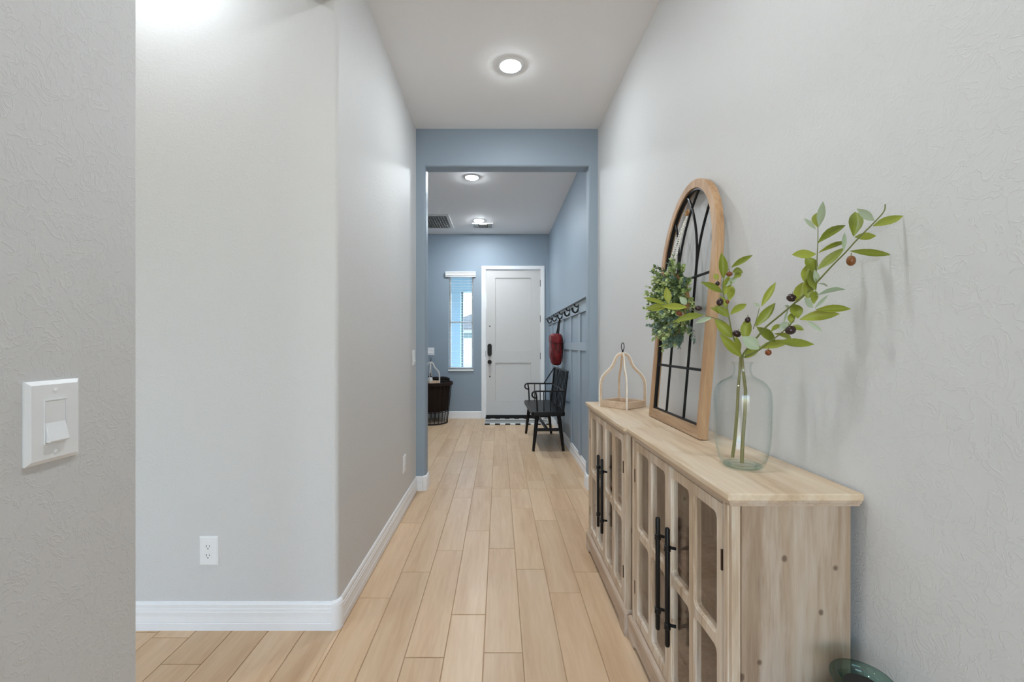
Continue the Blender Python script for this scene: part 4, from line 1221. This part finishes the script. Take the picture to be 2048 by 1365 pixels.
# ------------------------------------------------------------------ coat hooks, red bag
def coat_hook(y, label):
    c = thing('coat_hook', (XE-0.020, y, 1.60), label, 'hook', 'black coat hooks on the panelling')
    X0 = XE-0.020
    MB().prism([(-0.026, 0.036), (0.026, 0.036), (0.012, -0.018), (-0.012, -0.018)], X0-0.006, X0, lambda a, b, t: (t, y+a, 1.60+b)).build('back_plate', BLACKM, c, bevel=0.002)
    lo = [(X0-0.004, 1.585), (X0-0.014, 1.562), (X0-0.032, 1.552), (X0-0.050, 1.562), (X0-0.060, 1.585), (X0-0.062, 1.603)]
    for dy in (-0.014, 0.014):
        MB().tube([(x, y+dy*(0.4+0.6*min(1, (X0-x)/0.05)), z) for x, z in lo], [.0090, .0090, .0082, .0078, .0074, .0095], 8).build('lower_prong', BLACKM, c, smooth=True)
    MB().tube([(X0-0.004, y, 1.618), (X0-0.022, y, 1.612), (X0-0.036, y, 1.622), (X0-0.040, y, 1.640)], [.0072, .0066, .0062, .0085], 8).build('upper_prong', BLACKM, c, smooth=True)
    return c
for y, lb in ((4.42, 'black coat hook nearest the opening'), (4.95, 'black coat hook second from the opening'), (5.53, 'black coat hook carrying the red bag'),
              (6.085, 'black coat hook just beyond the red bag'), (6.65, 'black coat hook nearest the front door')):
    coat_hook(y, lb)
BY = 5.55
bg = thing('hanging_bag', (0.735, BY, 0.965), 'red nylon bag hanging by a black strap from a coat hook', 'bag')
mb = MB(); vs, fs = [], []
rb_ = random.Random(5)
secs = [(0.962, .022, .05, 0.735), (0.968, .045, .085, 0.732), (0.985, .060, .115, 0.728), (1.03, .072, .135, 0.726), (1.10, .077, .145, 0.727), (1.18, .078, .148, 0.727), (1.238, .080, .148, 0.725),
        (1.246, .074, .142, 0.725), (1.254, .082, .150, 0.724), (1.30, .082, .150, 0.722), (1.335, .080, .145, 0.721), (1.356, .070, .130, 0.723), (1.366, .045, .09, 0.73), (1.368, .012, .03, 0.735)]
nseg = 28
for zi, (z, rx, ry, cx) in enumerate(secs):
    for k in range(nseg):
        a = 2*PI*k/nseg
        e = 0.75
        ca, sa = math.cos(a), math.sin(a)
        wob = 1 + 0.05*math.sin(5*a + zi*1.3) + rb_.uniform(-.06, .06)
        vs.append((cx + rx*math.copysign(abs(ca)**e, ca)*wob, BY + ry*math.copysign(abs(sa)**e, sa)*wob, z + rb_.uniform(-.003, .003)))
for i in range(len(secs)-1):
    for k in range(nseg):
        l = (k+1) % nseg
        fs.append((i*nseg+k, i*nseg+l, (i+1)*nseg+l, (i+1)*nseg+k))
fs.append(tuple(range(nseg-1, -1, -1))); fs.append(tuple((len(secs)-1)*nseg+k for k in range(nseg)))
bb = mb.add(vs, fs).build('bag_body', RED, bg, smooth=True)
sf = bb.modifiers.new('soft', 'SUBSURF'); sf.levels = 1; sf.render_levels = 2
def band(z, rx, ry, cx, r_):
    return MB().tube([(cx+rx*math.copysign(abs(math.cos(a))**.75, math.cos(a)), BY+ry*math.copysign(abs(math.sin(a))**.75, math.sin(a)), z) for a in [2*PI*k/32 for k in range(32)]], r_, 6, True)
band(1.250, .081, .149, 0.725, .005).build('zip_piping', RED, bg, smooth=True)
mb = MB(); pts = []
fp = [(0.655-0.004, 1.225), (0.640, 1.20), (0.643, 1.10), (0.655, 1.03)]
pk = MB().ball((0.668, BY, 1.115), (0.026, 0.100, 0.095), 16, 10).build('front_pocket', RED, bg, smooth=True)
for sy in (-1, 1):
    MB().tube([(0.745, BY+sy*0.075, 1.355), (0.758, BY+sy*0.045, 1.43), (0.766, BY+sy*0.020-0.0, 1.50), (0.774, 5.53+sy*0.004, 1.5445)], 0.011, 6, flat=0.35).build('strap', STRAP, bg)
MB().tube([(0.774, 5.53-0.006, 1.5425), (0.774, 5.53, 1.5435), (0.774, 5.53+0.006, 1.5425)], 0.006, 6).build('strap_loop', STRAP, bg)

# ------------------------------------------------------------------ wire basket with liner, lantern on it
BX, BYc = -1.07, 6.815
bk_ = thing('wire_basket_stand', (BX, BYc, 0), 'tall dark wire basket with brown cloth liner below the window', 'basket')
RB, RT, ZR = 0.260, 0.325, 0.625
def circ(r_, z, n=40): return [(BX + r_*math.cos(2*PI*k/n), BYc + r_*math.sin(2*PI*k/n), z) for k in range(n)]
MB().tube(circ(RT, ZR), 0.013, 8, True).build('rim', RUST, bk_, smooth=True)
MB().tube(circ(RB, 0.012), 0.011, 8, True).build('base_ring', RUST, bk_, smooth=True)
MB().tube(circ(RB+0.02, 0.19), 0.006, 6, True).build('hoop', RUST, bk_, smooth=True)
wm = MB().tube([(RB, 0, 0.012), (RT, 0, ZR)], 0.0052, 6).mesh('wire', RUST)
for k in range(26):
    put('wire', wm, bk_, (BX, BYc, 0), (0, 0, 2*PI*k/26))
MB().lathe([(0.0002, 0.018), (RB-0.012, 0.018), (RB-0.012, 0.026), (0.0002, 0.026)], 36, (BX, BYc, 0)).build('base_board', TRAYW, bk_)
mb = MB(); vs, fs = [], []
lv = [(0.198, 0.262), (0.205, 0.268), (0.35, 0.282), (0.50, 0.298), (0.60, 0.308), (0.632, 0.318), (0.646, 0.328), (0.640, 0.345), (0.596, 0.344)]
ns = 78
for i, (z, r_) in enumerate(lv):
    for k in range(ns):
        a = 2*PI*k/ns
        rr_ = r_ + (0.004*math.cos(a*26/1) if i < 6 else 0.002*math.sin(a*13)) - (0.004 if i < 6 else 0)
        vs.append((BX + rr_*math.cos(a), BYc + rr_*math.sin(a), z))
for i in range(len(lv)-1):
    for k in range(ns):
        l = (k+1) % ns
        fs.append((i*ns+k, i*ns+l, (i+1)*ns+l, (i+1)*ns+k))
fs.append(tuple(range(ns-1, -1, -1)))
mb.add(vs, fs).build('liner', LINER, bk_, smooth=True)
th_ = thing('folded_throw', (BX+0.13, BYc+0.12, 0.60), 'dark folded throw lying in the wire basket', 'throw')
for dx, dy, z, a in ((0.0, 0.02, 0.600, 0.3), (0.01, 0.03, 0.645, 0.2)):
    pts = [(BX+0.13+dx + 0.14*math.cos(a)*t, BYc+0.13+dy + 0.14*math.sin(-a)*t, z+0.03+0.006*math.sin(t*5)) for t in (-1, -.6, -.2, .2, .6, 1)]
    MB().tube(pts, [.022, .032, .034, .034, .032, .020], 12).build('roll', THROW, th_, smooth=True)
tp = MB().lathe([(0.0002, 0.606), (0.175, 0.606), (0.178, 0.612), (0.178, 0.622), (0.0002, 0.622)], 32, (BX-0.03, BYc-0.09, 0)).build('wooden_tray', TRAYW, origin=(BX-0.03, BYc-0.09, 0.606))
tag(tp, 'round wooden tray resting in the dark wire basket', 'tray')
lan2 = build_lantern('beaded_lantern', 'white beaded arch lantern standing on the wire basket, half hidden', BEADW, TRAYW, BEADW)
lan2.location = (BX+0.010, BYc-0.07, 0.622); lan2.rotation_euler = (0, 0, math.radians(48)); lan2.scale = (1.1, 1.1, 1.1)
jr = thing('small_jar', (BX+0.0, BYc-0.07, 0.634), 'small white jar with dark lid inside the white lantern', 'jar')
MB().lathe([(0.030, 0.634), (0.038, 0.640), (0.040, 0.690), (0.032, 0.710), (0.026, 0.716)], 20, (BX, BYc-0.07, 0)).build('jar_body', STEELW, jr, smooth=True)
MB().lathe([(0.028, 0.716), (0.028, 0.734), (0.018, 0.742), (0.020, 0.775), (0.0002, 0.790)], 20, (BX, BYc-0.07, 0)).build('lid', RUST, jr, smooth=True)
